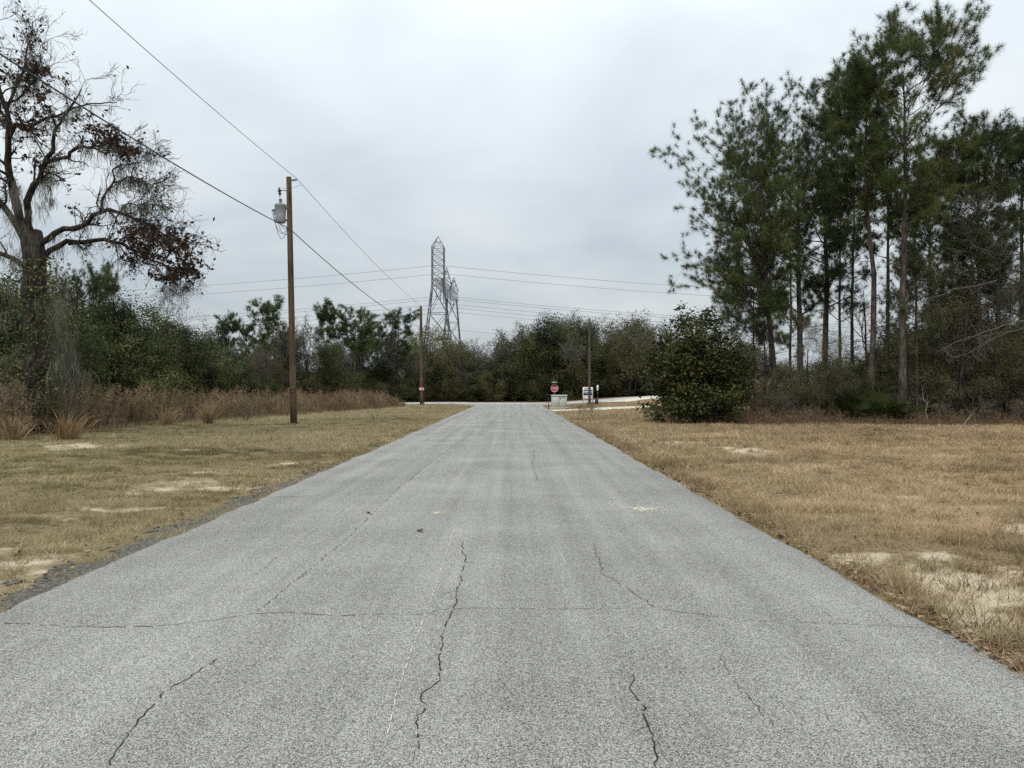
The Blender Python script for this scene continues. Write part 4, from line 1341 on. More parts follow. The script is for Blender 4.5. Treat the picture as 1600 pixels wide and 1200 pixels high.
for row, (dlo, dhi, step, hlo, hhi) in enumerate([(39.5, 42, 44, .6, .85), (46, 52, 40, .85, 1.15), (56, 66, 36, 1.0, 1.3), (72, 95, 32, 1.1, 1.5)]):
    for px in np.arange(1165, 1700, step):
        p_ = px + rng.normal(0, 8)
        d = rng.uniform(dlo, dhi)
        sc = rng.uniform(hlo, hhi) * (1.0 if p_ > 1400 else .9)
        if 1170 < p_ < 1305 and row > 0:
            sc *= .46
        if p_ > 1400 and row in (1, 2):
            sc *= 1.25
        i = int(rng.choice(5, p=[.28, .25, .17, .15, .15]))
        where = next(w_ for lim, w_ in WOOD if p_ < lim)
        place('understory_tree', thick[i], on_ground(p_, d, -.05), rng.uniform(0, 6), (sc, sc, sc * rng.uniform(.9, 1.15)),
              f'{LOOK[i]} understory tree {RANK[row]} {where}', 'tree', 'understory of the right hand wood')

# --- magnolia: big glossy bush beside the road
mg = make_dome(5.55, 5.6, .17, 560, 52, 'magnolia', clump=.2, lobes=10)
place('magnolia_bush', mg, on_ground(1090, 37.0, -.05), 1.0, 1, 'large glossy dark green magnolia bush beside the right verge', 'bush', None, ('stems', 'foliage'))
ms_ = make_dome(1.9, 3.6, .16, 150, 46, 'magnolia', clump=.18, lobes=6)
place('magnolia_bush', ms_, on_ground(1085, 35.4, -.05), 1.0, 1, 'low glossy shrub spreading at the front foot of the magnolia', 'bush', None, ('stems', 'foliage'))

# --- palmettos


def make_palmetto(n=14, size=.75):
    g, s = G(), G()
    for i in range(n):
        a_ = rng.uniform(0, 6.28); el = rng.uniform(.35, 1.2); l = size * rng.uniform(.7, 1.2)
        dr = np.array([math.cos(a_) * math.cos(el), math.sin(a_) * math.cos(el), math.sin(el)])
        hub = dr * l
        sticks(s, [[0, 0, 0]], [hub], .012, .008, 3)
        u, w_ = frame_of(dr[None]); u, w_ = u[0], w_[0]
        m = 22
        th = np.linspace(-1.7, 1.7, m)
        fl_ = l * .75
        dirs = np.cos(th)[:, None] * dr + np.sin(th)[:, None] * u + w_ * rng.normal(0, .12, (m, 1))
        tipp = hub + dirs * fl_ * rng.uniform(.8, 1.1, (m, 1)) - np.array([0, 0, .12]) * fl_
        sd = unit(np.cross(dirs, w_[None])) * .022
        mid = hub + dirs * fl_ * .5
        v = np.stack([np.repeat(hub[None], m, 0), mid + sd, tipp, mid - sd], 1)
        kk_ = np.arange(m)[:, None] * 4
        g.add(v, quads=kk_ + np.arange(4), tint=np.clip(rng.normal(.5, .15), 0, 1))
    return s.mesh('palmetto_stems', M['palmetto']), g.mesh('palmetto_fronds', M['palmetto'])


pal = [make_palmetto(), make_palmetto(16, .85)]
for i, (px, d, sc, lab) in enumerate(((1335, 35.6, 1.0, 'saw palmetto clump left of the other palmettos'), (1365, 35.4, 1.15, 'largest saw palmetto clump below the crooked pine'),
                                      (1392, 35.8, 1.0, 'saw palmetto clump at the right end of the palmettos'), (1348, 36.6, 1.35, 'saw palmetto clump behind the other palmettos'),
                                      (1412, 36.4, 1.0, 'small saw palmetto below the tallest pine'))):
    place('saw_palmetto', pal[i % 2], on_ground(px, d), rng.uniform(0, 6), sc, lab, 'palmetto', 'saw palmettos below the pines', ('stems', 'fronds'))

# brown weeds along the foot of the right hand wood
wg = G()
n = 3800
px = rng.uniform(1040, 1760, n)
d = 34.2 + np.abs(rng.normal(0, 1.3, n)) + (fbm(px * .02, px * 0, 151, 3) - .5) * 2 - 1.2 * smooth(1350, 1700, px)
x = (px - VPX) / F * d
C = np.stack([x, d, hgt(x, d)], 1)
hh_ = (.14 + .5 * smooth(33.5, 36, d)) * rng.uniform(.4, 1.2, n)
T = C + np.concatenate([rng.normal(0, .25, (n, 2)), np.ones((n, 1))], 1) * hh_[:, None]
m_ = 9
tt = rng.uniform(.1, 1, (n, m_))
B = C[:, None] + (T - C)[:, None] * tt[..., None]
dr = unit(rng.normal(size=(n, m_, 3)) + np.array([0, 0, .9]))
E = B + dr * (hh_[:, None] * rng.uniform(.2, .5, (n, m_)))[..., None]
sd = unit(np.cross(dr, rng.normal(size=dr.shape))) * .008
wg.add(np.stack([B + sd, B - sd, E], 2).reshape(-1, 3), tris=(np.arange(n * m_) * 3)[:, None] + np.arange(3), tint=np.repeat(np.clip(rng.normal(.33, .18, n * m_), 0, 1), 3))
tag(link('edge_weeds', wg.mesh('edge_weeds', M['weed'])), 'low brown dead weeds along the foot of the right hand wood', 'weeds', kind='stuff')

# --- tree line at the left and behind the crossing
ever = [make_broad(9.5, 8.5, .21, 32, 'evergreen', 2, .04, 20, 5, 5, .28, .55, .35, 'oak_bark', .38, .1, .15), make_broad(10, 7.5, .20, 30, 'evergreen', 1, .05, 19, 5, 5, .28, .55, .3, 'oak_bark', .36, .15, .2),
        make_broad(9, 9, .21, 30, 'olive', 3, .03, 20, 5, 5, .25, .5, .3, 'oak_bark', .36, .15, .15), make_broad(9.5, 8, .20, 26, 'evergreen', 2, .04, 20, 5, 5, .25, .5, .3, 'oak_bark', .34, .25, .15)]
shrub = [make_broad(4, 5.5, .18, 30, 'evergreen', 5, .0, 25, 5, 4, .12, .55, .3, 'oak_bark', .34, 0, .02), make_broad(3.6, 5, .17, 30, 'olive', 5, .0, 25, 5, 4, .12, .5, .3, 'oak_bark', .32, .08, .02)]
dense = [make_dome(7, 7, .17, 420, 46, 'evergreen', clump=.3, lobes=9), make_dome(7, 6.5, .17, 380, 46, 'evergreen', clump=.3, lobes=8)]
fbare = [make_bare(9, 5.5, .14, 11, 6, 6, 'twig', None, 0, .1, 1, .25, 3.2), make_bare(8.5, 5, .13, 11, 6, 5, 'twig', 'dead_leaf', 2, .2, 2, .25, 3.2)]
prof = np.array([(-260, 430), (60, 430), (130, 455), (200, 478), (250, 470), (300, 496), (340, 514), (400, 514), (460, 510), (520, 510), (580, 512), (640, 512), (690, 506), (740, 530), (780, 518), (810, 498), (850, 489), (900, 486), (940, 492), (962, 500), (985, 484), (1012, 500), (1100, 505), (1200, 530)], float)
depth = np.array([(-260, 34), (60, 36), (130, 38), (250, 44), (330, 58), (480, 80), (640, 94), (750, 101), (850, 103), (1000, 101), (1200, 96)], float)


def tl(px):
    return np.interp(px, prof[:, 0], prof[:, 1]), np.interp(px, depth[:, 0], depth[:, 1])


MARK = [(-40, 'outside the left edge'), (60, 'behind the mossy oak'), (130, 'just right of the mossy oak'), (200, 'in the left thicket below the oak limb'), (265, 'in the middle of the left thicket'), (330, 'at the right end of the left thicket'),
        (400, 'left of the transformer pole'), (460, 'behind the transformer pole'), (530, 'just right of the transformer pole'), (600, 'midway between the two brown poles'), (670, 'behind the placard pole'),
        (740, 'below the lattice tower'), (800, 'at the low gap straight ahead'), (850, 'left of the stop sign'), (895, 'behind the stop sign'), (945, 'behind the grey pole'), (1000, 'right of the white marker post'), (1075, 'behind the magnolia'), (9999, 'hidden beyond the magnolia')]
TLOOK = ('dense dark evergreen', 'narrow dark evergreen', 'broad olive evergreen', 'thin crowned evergreen')
TRANK = ('', 'front', 'second row', 'rear')


def zone(px):
    return 'left thicket' if px < 330 else 'weed field tree line' if px < 740 else 'woods beyond the crossing'


for row, (dd, hf, step) in enumerate([(-3, .55, 20), (0, .93, 34), (6, 1.0, 30), (16, 1.0, 28)]):
    px = -120.0
    while px < 1150:
        tp, d0 = tl(px)
        d = d0 + dd + rng.normal(0, 1.2)
        x = GX(px, d)
        h = top_h(tp + rng.uniform(-8, 38), d, x) * hf
        zn = zone(px)
        where = next(w_ for lim, w_ in MARK if px < lim)
        if row == 0:
            j = int(rng.integers(2))
            m_ = shrub[j]
            h *= rng.uniform(.6, 1.15)
            s_ = h / (4 if j == 0 else 3.6)
            place('evergreen_shrub', m_, on_ground(px, d, -.05), rng.uniform(0, 6), (max(s_, .8), max(s_, .8), s_), f'low {("dark green", "olive")[j]} shrub {where}', 'shrub', f'shrubs of the {zn}', ('stems', 'foliage'))
        else:
            if row in (1, 2) and rng.random() < .38 and px > 340:
                j = int(rng.integers(2))
                s_ = h / 9.0 * rng.uniform(.85, 1.1)
                place('bare_tree', fbare[j], on_ground(px, d - 4.5, -.05), rng.uniform(0, 6), s_, f'{("leafless grey", "bare brown tipped")[j]} tree in front of the evergreens {where}', 'tree', 'leafless trees of the far tree line', ('trunk', 'twigs', 'leaves'))
            i = int(rng.integers(4))
            s_ = h / (9.5, 10, 9, 9.5)[i]
            m_ = ever[i]
            if px < 340:
                i = (0, 2)[i % 2]
                m_ = dense[i // 2]
                s_ = h / 7
            wsc = s_ * rng.uniform(.75, 1.0)
            place('evergreen_tree', m_, on_ground(px, d, -.05), rng.uniform(0, 6), (wsc, wsc, s_), f'{TLOOK[i]} {TRANK[row]} tree {where}', 'tree', f'evergreens of the {zn}')
        px += step * rng.uniform(.75, 1.25) * (1.6 if px < 300 else 1.0) * (1.0 if row else .9)

for px, d, tp, i, wsc, lab in ((985, 94, 480, 2, .95, 'tall rounded olive tree between the grey pole and the magnolia'), (905, 100, 483, 0, .8, 'tall dark tree whose top meets the grey pole'),
                               (855, 101, 487, 1, .8, 'tall dark tree rising above the stop sign'), (815, 100, 497, 0, .7, 'dark tree top left of the stop sign'),
                               (692, 97, 503, 2, .8, 'olive tree crowding the foot of the lattice tower'), (948, 103, 490, 3, .75, 'dark tree just right of the grey pole'),
                               (232, 46, 462, 0, .8, 'highest dark evergreen of the left thicket'), (168, 41, 440, 1, .8, 'tall dark evergreen under the drooping oak limb')):
    h = top_h(tp, d, GX(px, d))
    s_ = h / (9.5, 10, 9, 9.5)[i]
    place('evergreen_tree', ever[i], on_ground(px, d, -.05), rng.uniform(0, 6), (s_ * wsc, s_ * wsc, s_), lab, 'tree', 'taller trees of the far skyline')

# pines standing above the far tree line
fp = [make_pine(13, .52, 2.9, .17, (0, 0), 22, 24, .62, .05, 4, None, 'pine', (0, 0), 2, 4), make_pine(13, .62, 3.6, .2, (0, 0), 28, 24, .62, .05, 4, None, 'pine', (0, 0), 2, 2, flat_top=.9),
      make_pine(13, .5, 2.4, .15, (0, 0), 22, 24, .62, .05, 4, None, 'pine', (0, 0), 2, 4)]
for px, d, tp, i, wsc, lab in ((357, 84, 480, 2, .8, 'round topped far pine left of the transformer pole'), (384, 88, 500, 0, .6, 'low far pine just right of the round topped one'),
                               (418, 82, 457, 0, .95, 'tall far pine immediately left of the transformer pole'), (445, 88, 500, 2, .6, 'small far pine half hidden by the transformer pole'),
                               (512, 88, 459, 2, .8, 'slender far pine right of the transformer pole'), (553, 86, 472, 1, 1.05, 'far pine with a broad flat crown between the two poles'),
                               (622, 90, 475, 0, .95, 'far pine directly left of the second pole'), (590, 96, 505, 1, .6, 'small far pine peeking beside the broad flat crowned one'),
                               (160, 42, 395, 2, .55, 'pine with dark tufts behind the drooping oak limb')):
    h = top_h(tp, d, GX(px, d))
    s_ = h / 13
    place('pine_tree', fp[i], on_ground(px, d, -.05), rng.uniform(0, 6), (max(s_, .5) * wsc * 1.15, max(s_, .5) * wsc * 1.15, s_), lab, 'pine tree', 'pines above the far tree line')
# bare crowned tree between oak and tree line
place('bare_tree', bare[2], on_ground(255, 47, -.05), 1.2, top_h(425, 47, -21) / 9.5, 'sparse leaved tree rising above the left thicket below the oak limb', 'tree', None, ('trunk', 'twigs', 'leaves'))
place('bare_tree', fbare[0], on_ground(478, 76, -.05), 2.2, top_h(482, 76, -20) / 9, 'thin leafless tree just right of the transformer pole', 'tree', None, ('trunk', 'twigs', 'leaves'))
place('bare_tree', fbare[1], on_ground(795, 99, -.05), .2, top_h(508, 99, -1) / 8.5, 'pinkish bare crowned tree at the low gap beyond the crossing', 'tree', None, ('trunk', 'twigs', 'leaves'))

# --- the mossy oak on the left
OD = 26.5
oak = thing('oak_tree', 'gnarled oak hung with grey moss and dead brown leaves at the left edge', 'oak tree', on_ground(68, OD, -.1))
oo = np.array(oak.location)
tg_, lg_, mg_, vg_ = G(), G(), G(), G()


def limb(pix, r_0, r_1, n=16, sides=7, bump=.08):
    pts = np.array([P(px, py, OD + dz) for px, py, dz in pix]) - oo
    pl = resample(pts, n)
    pl[1:] += rng.normal(0, .03, pl[1:].shape)
    rr2 = np.linspace(r_0 * .68, r_1 * .75, n)
    tube(tg_, pl, rr2, sides, bump=bump)
    return pl, rr2


LB = []
trunk_pl, trunk_r = limb([(72, 672, 0), (64, 600, 0), (58, 520, 0), (54, 450, 0), (50, 400, 0), (46, 362, 0)], .72, .46, 14, 12, .1)
LB.append(limb([(46, 372, 0), (33, 350, 0), (17, 300, .2), (9, 250, .3), (13, 200, .2), (4, 165, 0), (-8, 120, .2), (-14, 60, .3), (-10, 30, .3)], .24, .03, 20))
LB.append(limb([(50, 380, 0), (40, 340, -.2), (42, 302, -.5), (59, 277, -.6), (70, 250, -.7), (82, 230, -.8), (80, 208, -.9), (95, 185, -1.0), (112, 160, -1.2), (124, 135, -1.2)], .2, .02, 18))
LB.append(limb([(70, 252, -.7), (85, 249, -.8), (100, 246, -1), (110, 233, -1.2), (127, 226, -1.3), (143, 230, -1.4), (165, 240, -1.5), (180, 225, -1.6), (205, 232, -1.6)], .11, .02, 16))
LB.append(limb([(11, 215, .2), (24, 190, .1), (38, 204, 0), (55, 190, -.2), (90, 176, -.4), (120, 165, -.4), (150, 158, -.4), (180, 160, -.5)], .11, .015, 16))
LB.append(limb([(8, 170, 0), (22, 130, -.3), (36, 95, -.4), (48, 60, -.5), (50, 32, -.5)], .09, .012, 12))
LB.append(limb([(2, 165, 0), (30, 150, .4), (58, 110, .6), (60, 70, .6)], .07, .012, 12))
LB.append(limb([(54, 388, 0), (80, 367, -.3), (103, 356, -.6), (133, 350, -.9), (141, 337, -1), (160, 326, -1.2), (183, 332, -1.4), (207, 340, -1.6), (235, 352, -1.8), (268, 372, -1.9), (295, 388, -2)], .17, .02, 20))
LB.append(limb([(58, 408, 0), (77, 390, .3), (100, 377, .6), (133, 378, .8), (160, 373, .9), (187, 380, 1), (213, 390, 1), (240, 405, 1), (267, 417, 1), (296, 436, 1)], .16, .02, 20))
LB.append(limb([(158, 327, -1.2), (163, 300, -1.2), (176, 284, -1.2), (175, 262, -1.3), (190, 255, -1.3), (222, 251, -1.4)], .075, .01, 12))
LB.append(limb([(177, 284, -1.2), (200, 277, -1.4), (215, 279, -1.4), (228, 284, -1.5), (243, 293, -1.5)], .05, .008, 10))
LB.append(limb([(183, 332, -1.4), (195, 318, -1.5), (215, 317, -1.6), (240, 318, -1.6)], .05, .008, 10))
LB.append(limb([(40, 380, .2), (12, 330, .9), (-40, 280, 1.3), (-110, 240, 1.6), (-190, 230, 1.8)], .2, .03, 16))
LB.append(limb([(50, 420, .2), (0, 395, .6), (-70, 370, .9), (-150, 372, 1.2)], .15, .03, 14))
LB.append(limb([(-40, 280, 1.3), (-60, 200, 1.3), (-70, 120, 1.2), (-80, 50, 1.2)], .12, .02, 14))
K_ = 12
BL = np.stack([pl[np.linspace(0, len(pl) - 1, K_).round().astype(int)] for pl, _ in LB])
BR = np.stack([np.linspace(r_[0], r_[-1], K_) for _, r_ in LB])
s1, r1 = spawn(BL, BR, 13, .2, 1.0, 1.0, .85, .12, .26, 6, .5, .3)
s1b, r1b = spawn(BL[6:8], BR[6:8], 13, .5, 1.0, .85, .8, .05, .26, 6, .6, .3)
s1 = np.concatenate([s1, s1b]); r1 = np.concatenate([r1, r1b])
polysticks(tg_, s1, np.maximum(r1, .008), 4)
s2, r2 = spawn(s1, r1, 5, .2, 1.0, .65, .75, .08, .3, 5, .6, .45)
polysticks(tg_, s2, np.maximum(r2, .006), 3)
s3, r3 = spawn(s2, r2, 4, .2, 1.0, .34, .7, .05, .3, 4, .65, .6)
polysticks(tg_, s3, np.maximum(r3, .0045), 3)
# dead leaves only where the photograph shows them
LEAFY = [(262, 400, 62, 42, 1.0), (215, 372, 45, 26, .9), (165, 372, 40, 18, .7), (30, 130, 48, 45, .75), (30, 170, 45, 35, .7), (20, 40, 45, 25, .25), (45, 70, 22, 25, .5), (80, 300, 28, 28, .8), (105, 330, 30, 14, .6), (165, 215, 42, 22, .85),
         (195, 232, 20, 16, .8), (100, 125, 22, 14, .6), (125, 185, 16, 16, .6), (60, 190, 40, 22, .45), (30, 240, 30, 35, .4), (300, 420, 16, 22, 1.0), (-100, 250, 90, 90, .6), (-60, 120, 60, 70, .5), (-120, 380, 60, 40, .6)]
C, D, idx = pts_on(s3, 9, .1, 1.1)
W_ = C + oo
ppx = VPX + W_[:, 0] / W_[:, 1] * F
ppy = HOR - (W_[:, 2] - CAM_H) / W_[:, 1] * F
prob = np.full(len(C), .03)
for a_, b_, c_, d_, w_ in LEAFY:
    prob = np.maximum(prob, w_ * np.exp(-(((ppx - a_) / c_) ** 2 + ((ppy - b_) / d_) ** 2) ** 2 * .9))
keep = (rng.random(len(C)) < prob) & (rng.random(len(s3))[idx] < .45 + .15 * ((ppx > 190) & (ppy > 330)))
C = C[keep] + rng.normal(0, .05, (keep.sum(), 3))
leaves(lg_, C, .15, .075, np.clip(rng.normal(.42, .2, len(C)), 0, 1), .2, .3)


def hang(g, C, lmin, lmax, w=.012, n=7, spread=.07):
    w, n = w * .7, int(n * 1.8)
    """hanging moss: bundles of thin drooping strands"""
    Cn = np.repeat(C, n, 0) + rng.normal(0, spread, (len(C) * n, 3)) * np.array([1, 1, .4])
    m = len(Cn)
    l = np.repeat(rng.uniform(lmin, lmax, len(C)), n) * rng.uniform(.4, 1.1, m)
    K2 = 4
    pts = np.zeros((m, K2, 3)); pts[:, 0] = Cn
    for k in range(1, K2):
        pts[:, k] = pts[:, k - 1] + np.concatenate([rng.normal(0, .11, (m, 2)) * l[:, None], -np.ones((m, 1)) * (l / (K2 - 1))[:, None]], 1)
    ph = rng.uniform(0, 6.28, m)
    s_ = np.stack([np.cos(ph), np.sin(ph), np.zeros(m)], 1)[:, None] * w * np.array([.7, 1.0, .8, .15])[None, :, None]
    v = np.stack([pts - s_, pts + s_], 2).reshape(m, -1, 3)
    kk_ = np.arange(m)[:, None] * (2 * K2)
    q = np.concatenate([kk_ + np.array([2 * i, 2 * i + 1, 2 * i + 3, 2 * i + 2]) for i in range(K2 - 1)])
    g.add(v.reshape(-1, 3), quads=q, tint=np.repeat(np.clip(np.repeat(rng.normal(.45, .18, len(C)), n) + rng.normal(0, .1, m), 0, 1), 2 * K2))


C, D, _ = pts_on(BL, 20, .06, .9)
hang(mg_, C, .15, .75, .009)
C, D, _ = pts_on(s1, 2, .1, .9)
hang(mg_, C[rng.random(len(C)) < .4], .12, .6, .010, 7)
# veil down the trunk and over the shrubs at its foot
for cx_, cy_, sx_, sy_, n, l0, l1 in ((72, 290, 8, 22, 22, .3, .9), (25, 430, 16, 45, 22, .4, 1.0), (86, 490, 10, 40, 34, .6, 1.5), (98, 560, 18, 26, 30, .5, 1.3), (50, 570, 26, 30, 16, .3, .9), (30, 330, 14, 36, 14, .3, .8)):
    C = np.array([P(rng.normal(cx_, sx_), rng.normal(cy_, sy_), OD - .45 + rng.normal(0, .25)) for _ in range(n)]) - oo
    hang(mg_, C, l0, l1, .009, 9, .09)
# creepers climbing the trunk
C = np.array([P(rng.normal(60, 22), rng.uniform(400, 660), OD + rng.normal(-.15, .5)) for _ in range(3600)]) - oo
C = C[rng.random(len(C)) < .75]
leaves(vg_, C, .12, .07, np.clip(rng.normal(.45, .2, len(C)), 0, 1), .2, .2)
link('trunk', tg_.mesh('oak_trunk', M['oak_bark'], True), oak)
tag(link('crown', lg_.mesh('oak_leaves', M['dead_leaf']), oak), 'dead dark red brown leaves')
tag(link('moss', mg_.mesh('oak_moss', M['moss']), oak), 'grey strands of hanging moss')
tag(link('creeper', vg_.mesh('oak_creeper', M['evergreen']), oak), 'dark green creeper on the trunk')

# companions of the oak
sc_ = make_broad(4.0, 4.2, .13, 24, 'olive', 4, .05, 15, 5, 5, .12, .5, .3, 'oak_bark', .22, .1)
for px, d, s_, lab in ((88, 25.4, .42, 'small olive shrub in front of the mossy oak trunk'), (18, 25.9, .45, 'small olive shrub at the left foot of the mossy oak'), (5, 29.0, .8, 'olive green shrub left of the mossy oak trunk'), (125, 30.5, .95, 'olive green shrub right of the mossy oak trunk'), (-90, 29, 1.1, 'olive shrub outside the left edge'), (60, 31, .9, 'olive shrub behind the oak trunk')):
    place('olive_shrub', sc_, on_ground(px, d, -.05), rng.uniform(0, 6), s_, lab, 'shrub', 'shrubs round the mossy oak', ('stems', 'foliage'))
place('twig_bush', twig_bush[1], on_ground(22, 25.5, -.05), .6, 1.05, 'brown twiggy bush in the weeds at the far left', 'bush', None, ('stems', 'twigs', 'leaves'))
place('twig_bush', twig_bush[0], on_ground(95, 26.2, -.05), 2.6, .7, 'grey twiggy bush at the foot of the mossy oak', 'bush', None, ('stems', 'twigs', 'leaves'))
tp_ = make_pine(6.8, .35, 1.3, .1, (0, 0), 18, 24, .24, .016, 3, None, 'pine', (.3, 0), 3, 4)
place('pine_tree', tp_, on_ground(118, 29.5, -.05), 0, 1, 'dark young pine close to the right of the mossy oak', 'pine tree', None)
place('twig_bush', twig_bush[0], on_ground(385, 37, -.05), 2, (.75, .75, .45), 'low grey twiggy bush in the weeds left of the transformer pole', 'bush', None, ('stems', 'twigs', 'leaves'))
place('twig_bush', twig_bush[1], on_ground(905, 50.5, -.02), 2, (.95, .6, .36), 'low dark brown bush beside the driveway on the right', 'bush', None, ('stems', 'twigs', 'leaves'))
place('twig_bush', twig_bush[0], on_ground(925, 51.2, -.02), .4, (.6, .5, .42), 'thin brown stems rising from the low bush by the driveway', 'bush', None, ('stems', 'twigs', 'leaves'))

# ------------------------------------------------------------------ utility poles and wires


def bulged(g, base, top_, r_0, r_1, n=12, sides=14):
    t_ = np.linspace(0, 1, n)[:, None]
    tube(g, np.array(base) * (1 - t_) + np.array(top_) * t_, np.linspace(r_0, r_1, n), sides)


PD = 34.9
p1 = thing('utility_pole', 'brown wooden pole carrying a grey can transformer on the left verge', 'utility pole', on_ground(459, PD, -.1))
b0 = np.array(p1.location)
top1 = P(450.5, 276, PD) - b0
g = G(); bulged(g, (0, 0, 0), top1, .155, .115); link('pole', g.mesh('pole', M['pole_wood'], True), p1)


def loc1(px, py, dz=0.0):
    return P(px, py, PD + dz) - b0


g = G()   # can transformer
cx0, ztop, zbot = loc1(438, 320), loc1(438, 321)[2], loc1(438, 348)[2]
tx, ty = loc1(438, 334)[0], -.05
prof_ = [(zbot - .02, .02), (zbot, .20), (zbot + .03, .225), (zbot + .3, .235), (ztop - .06, .25), (ztop - .05, .262), (ztop, .262)]
tube(g, [(tx, ty, z_) for z_, _ in prof_], [r_ for _, r_ in prof_], 22)
tank = link('transformer', g.mesh('transformer', M['tank'], True), p1)
tag(tank, 'grey cylindrical can transformer')
g = G(); tube(g, [(tx, ty, ztop), (tx, ty, ztop + .04), (tx, ty, ztop + .09), (tx, ty, ztop + .11)], [.268, .26, .16, .02], 22); link('lid', g.mesh('lid', M['tank'], True), tank)
g = G()
for i in range(4):
    zb = ztop + .08 + i * .06
    tube(g, [(tx, ty, zb), (tx, ty, zb + .02), (tx, ty, zb + .05)], [.05, .085, .05], 12)
link('bushing', g.mesh('bushing', M['porcelain'], True), tank)
g = G()
box(g, (tx - .30, ty - .02, ztop - .22), (.16, .07, .06), bev=.01); box(g, (tx - .23, ty - .08, ztop - .30), (.05, .05, .30), bev=.01)
link('terminal', g.mesh('terminal', M['black']), tank)
g = G()
for zz0 in (ztop - .12, zbot + .12):
    box(g, ((tx + .25 + loc1(452, 330)[0]) / 2 - .03, ty, zz0), (.22, .10, .09), bev=.01)
link('bracket', g.mesh('bracket', M['steel']), tank)
g = G()  # fuse cut-out on its arm
a0, a1 = loc1(452, 298), loc1(436, 296)
sticks(g, [a0], [a1], .022, .018, 6); link('arm', g.mesh('arm', M['steel']), p1)
g = G()
for (px, py, r_) in ((435.5, 294, .05), (436, 297.5, .10), (436, 300, .05), (436.5, 302, .085), (436.5, 305, .03)):
    c_ = loc1(px, py); tube(g, [c_ - [0, 0, .05], c_, c_ + [0, 0, .05]], [r_ * .5, r_, r_ * .5], 10)
sticks(g, [loc1(435.5, 292)], [loc1(436.5, 306)], .025, .025, 6)
link('fuse_cutout', g.mesh('fuse_cutout', M['dark_porcelain'], True), p1)
g = G()  # post insulator on top, pointing to the right
i0, i1 = loc1(453, 281), loc1(463, 280)
for k_ in range(5):
    c_ = i0 + (i1 - i0) * (k_ + .5) / 5
    dv = (i1 - i0) / 16
    tube(g, [c_ - dv, c_, c_ + dv], [.035, .07, .035], 12)
sticks(g, [i0], [i1], .04, .035, 8)
link('insulator', g.mesh('insulator', M['porcelain'], True), p1)


def sag(a, b_, s, n=24):
    t_ = np.linspace(0, 1, n)[:, None]
    p_ = np.array(a) * (1 - t_) + np.array(b_) * t_
    p_[:, 2] -= 4 * s * (t_ * (1 - t_))[:, 0]
    return p_


g = G()
tube(g, sag(loc1(466, 289.5), loc1(437, 292), .08, 12), .006, 5); sticks(g, [loc1(471, 289)], [loc1(466, 289.5)], .006, .006, 4)
tube(g, sag(loc1(436.5, 306), np.array([tx, ty, ztop + .32]), .03, 6), .006, 5)
for s_, e_, sg in (((424, 328), (449, 354), .62), ((426, 328), (448, 358), .8), ((434, 349), (450, 363), .25), ((437, 349), (449, 355), .12)):
    tube(g, sag(loc1(*s_, -.1), loc1(*e_, -.1), sg, 14), .011, 5)
link('jumper_wires', g.mesh('jumper_wires', M['wire'], True), p1)
g = G()
for py in (284, 288.5, 292, 298, 327, 339, 357):
    q_ = loc1(453, py, -.14); box(g, q_, (.05, .05, .05), bev=.01)
link('bolts', g.mesh('bolts', M['steel']), p1)

g = G(); t_ = np.linspace(0, 1, 8)[:, None]
tube(g, (np.array([[.05, -.155, .1]]) * (1 - t_) + (loc1(453.2, 370) + [.02, -.135, 0])[None] * t_), .009, 5); link('ground_wire', g.mesh('ground_wire', M['steel'], True), p1)
g = G(); box(g, (0.0, -.166, 1.75), (.07, .012, .11), bev=.002); box(g, (.0, -.164, 1.58), (.05, .012, .05), bev=.002); link('number_tag', g.mesh('number_tag', M['steel']), p1)
g = G(); box(g, (.075, -.13, 1.5), (.05, .03, 2.4), bev=.008); link('wire_moulding', g.mesh('wire_moulding', M['grey_pole_wood']), p1)

PD2 = 76.8
p2 = thing('utility_pole', 'bare topped brown wooden pole with a small orange and white placard beyond the weeds', 'utility pole', on_ground(658.5, PD2, -.1))
b2 = np.array(p2.location)
g = G(); bulged(g, (0, 0, 0), P(657.5, 478, PD2) - b2, .165, .13); link('pole', g.mesh('pole', M['pole_wood'], True), p2)
g = G(); c_ = P(659, 608, PD2) - b2; box(g, c_ + [0, -.19, 0], (.46, .03, .26), bev=.004); pl_ = link('placard', g.mesh('placard', M['white']), p2)
g = G(); box(g, c_ + [0, -.209, .0], (.38, .008, .07)); box(g, c_ + [0, -.209, .095], (.44, .008, .03)); box(g, c_ + [0, -.209, -.095], (.44, .008, .03)); link('placard_print', g.mesh('placard_print', M['orange']), pl_)
g = G(); box(g, (0, 0, 1.36), (.09, .09, 2.85), bev=.01)
o = link('wooden_stake', g.mesh('wooden_stake', M['pole_wood']), None, on_ground(662.2, 77.2, -.05)); tag(o, 'short thin wooden post close beside the pole with the placard', 'post')

PD3 = 80 - 6
p3 = thing('utility_pole', 'weathered grey wooden pole beside the realty sign on the right', 'utility pole', on_ground(921, PD3, -.1))
g = G(); bulged(g, (0, 0, 0), P(921, 497, PD3) - np.array(p3.location), .125, .10); link('pole', g.mesh('pole', M['grey_pole_wood'], True), p3)

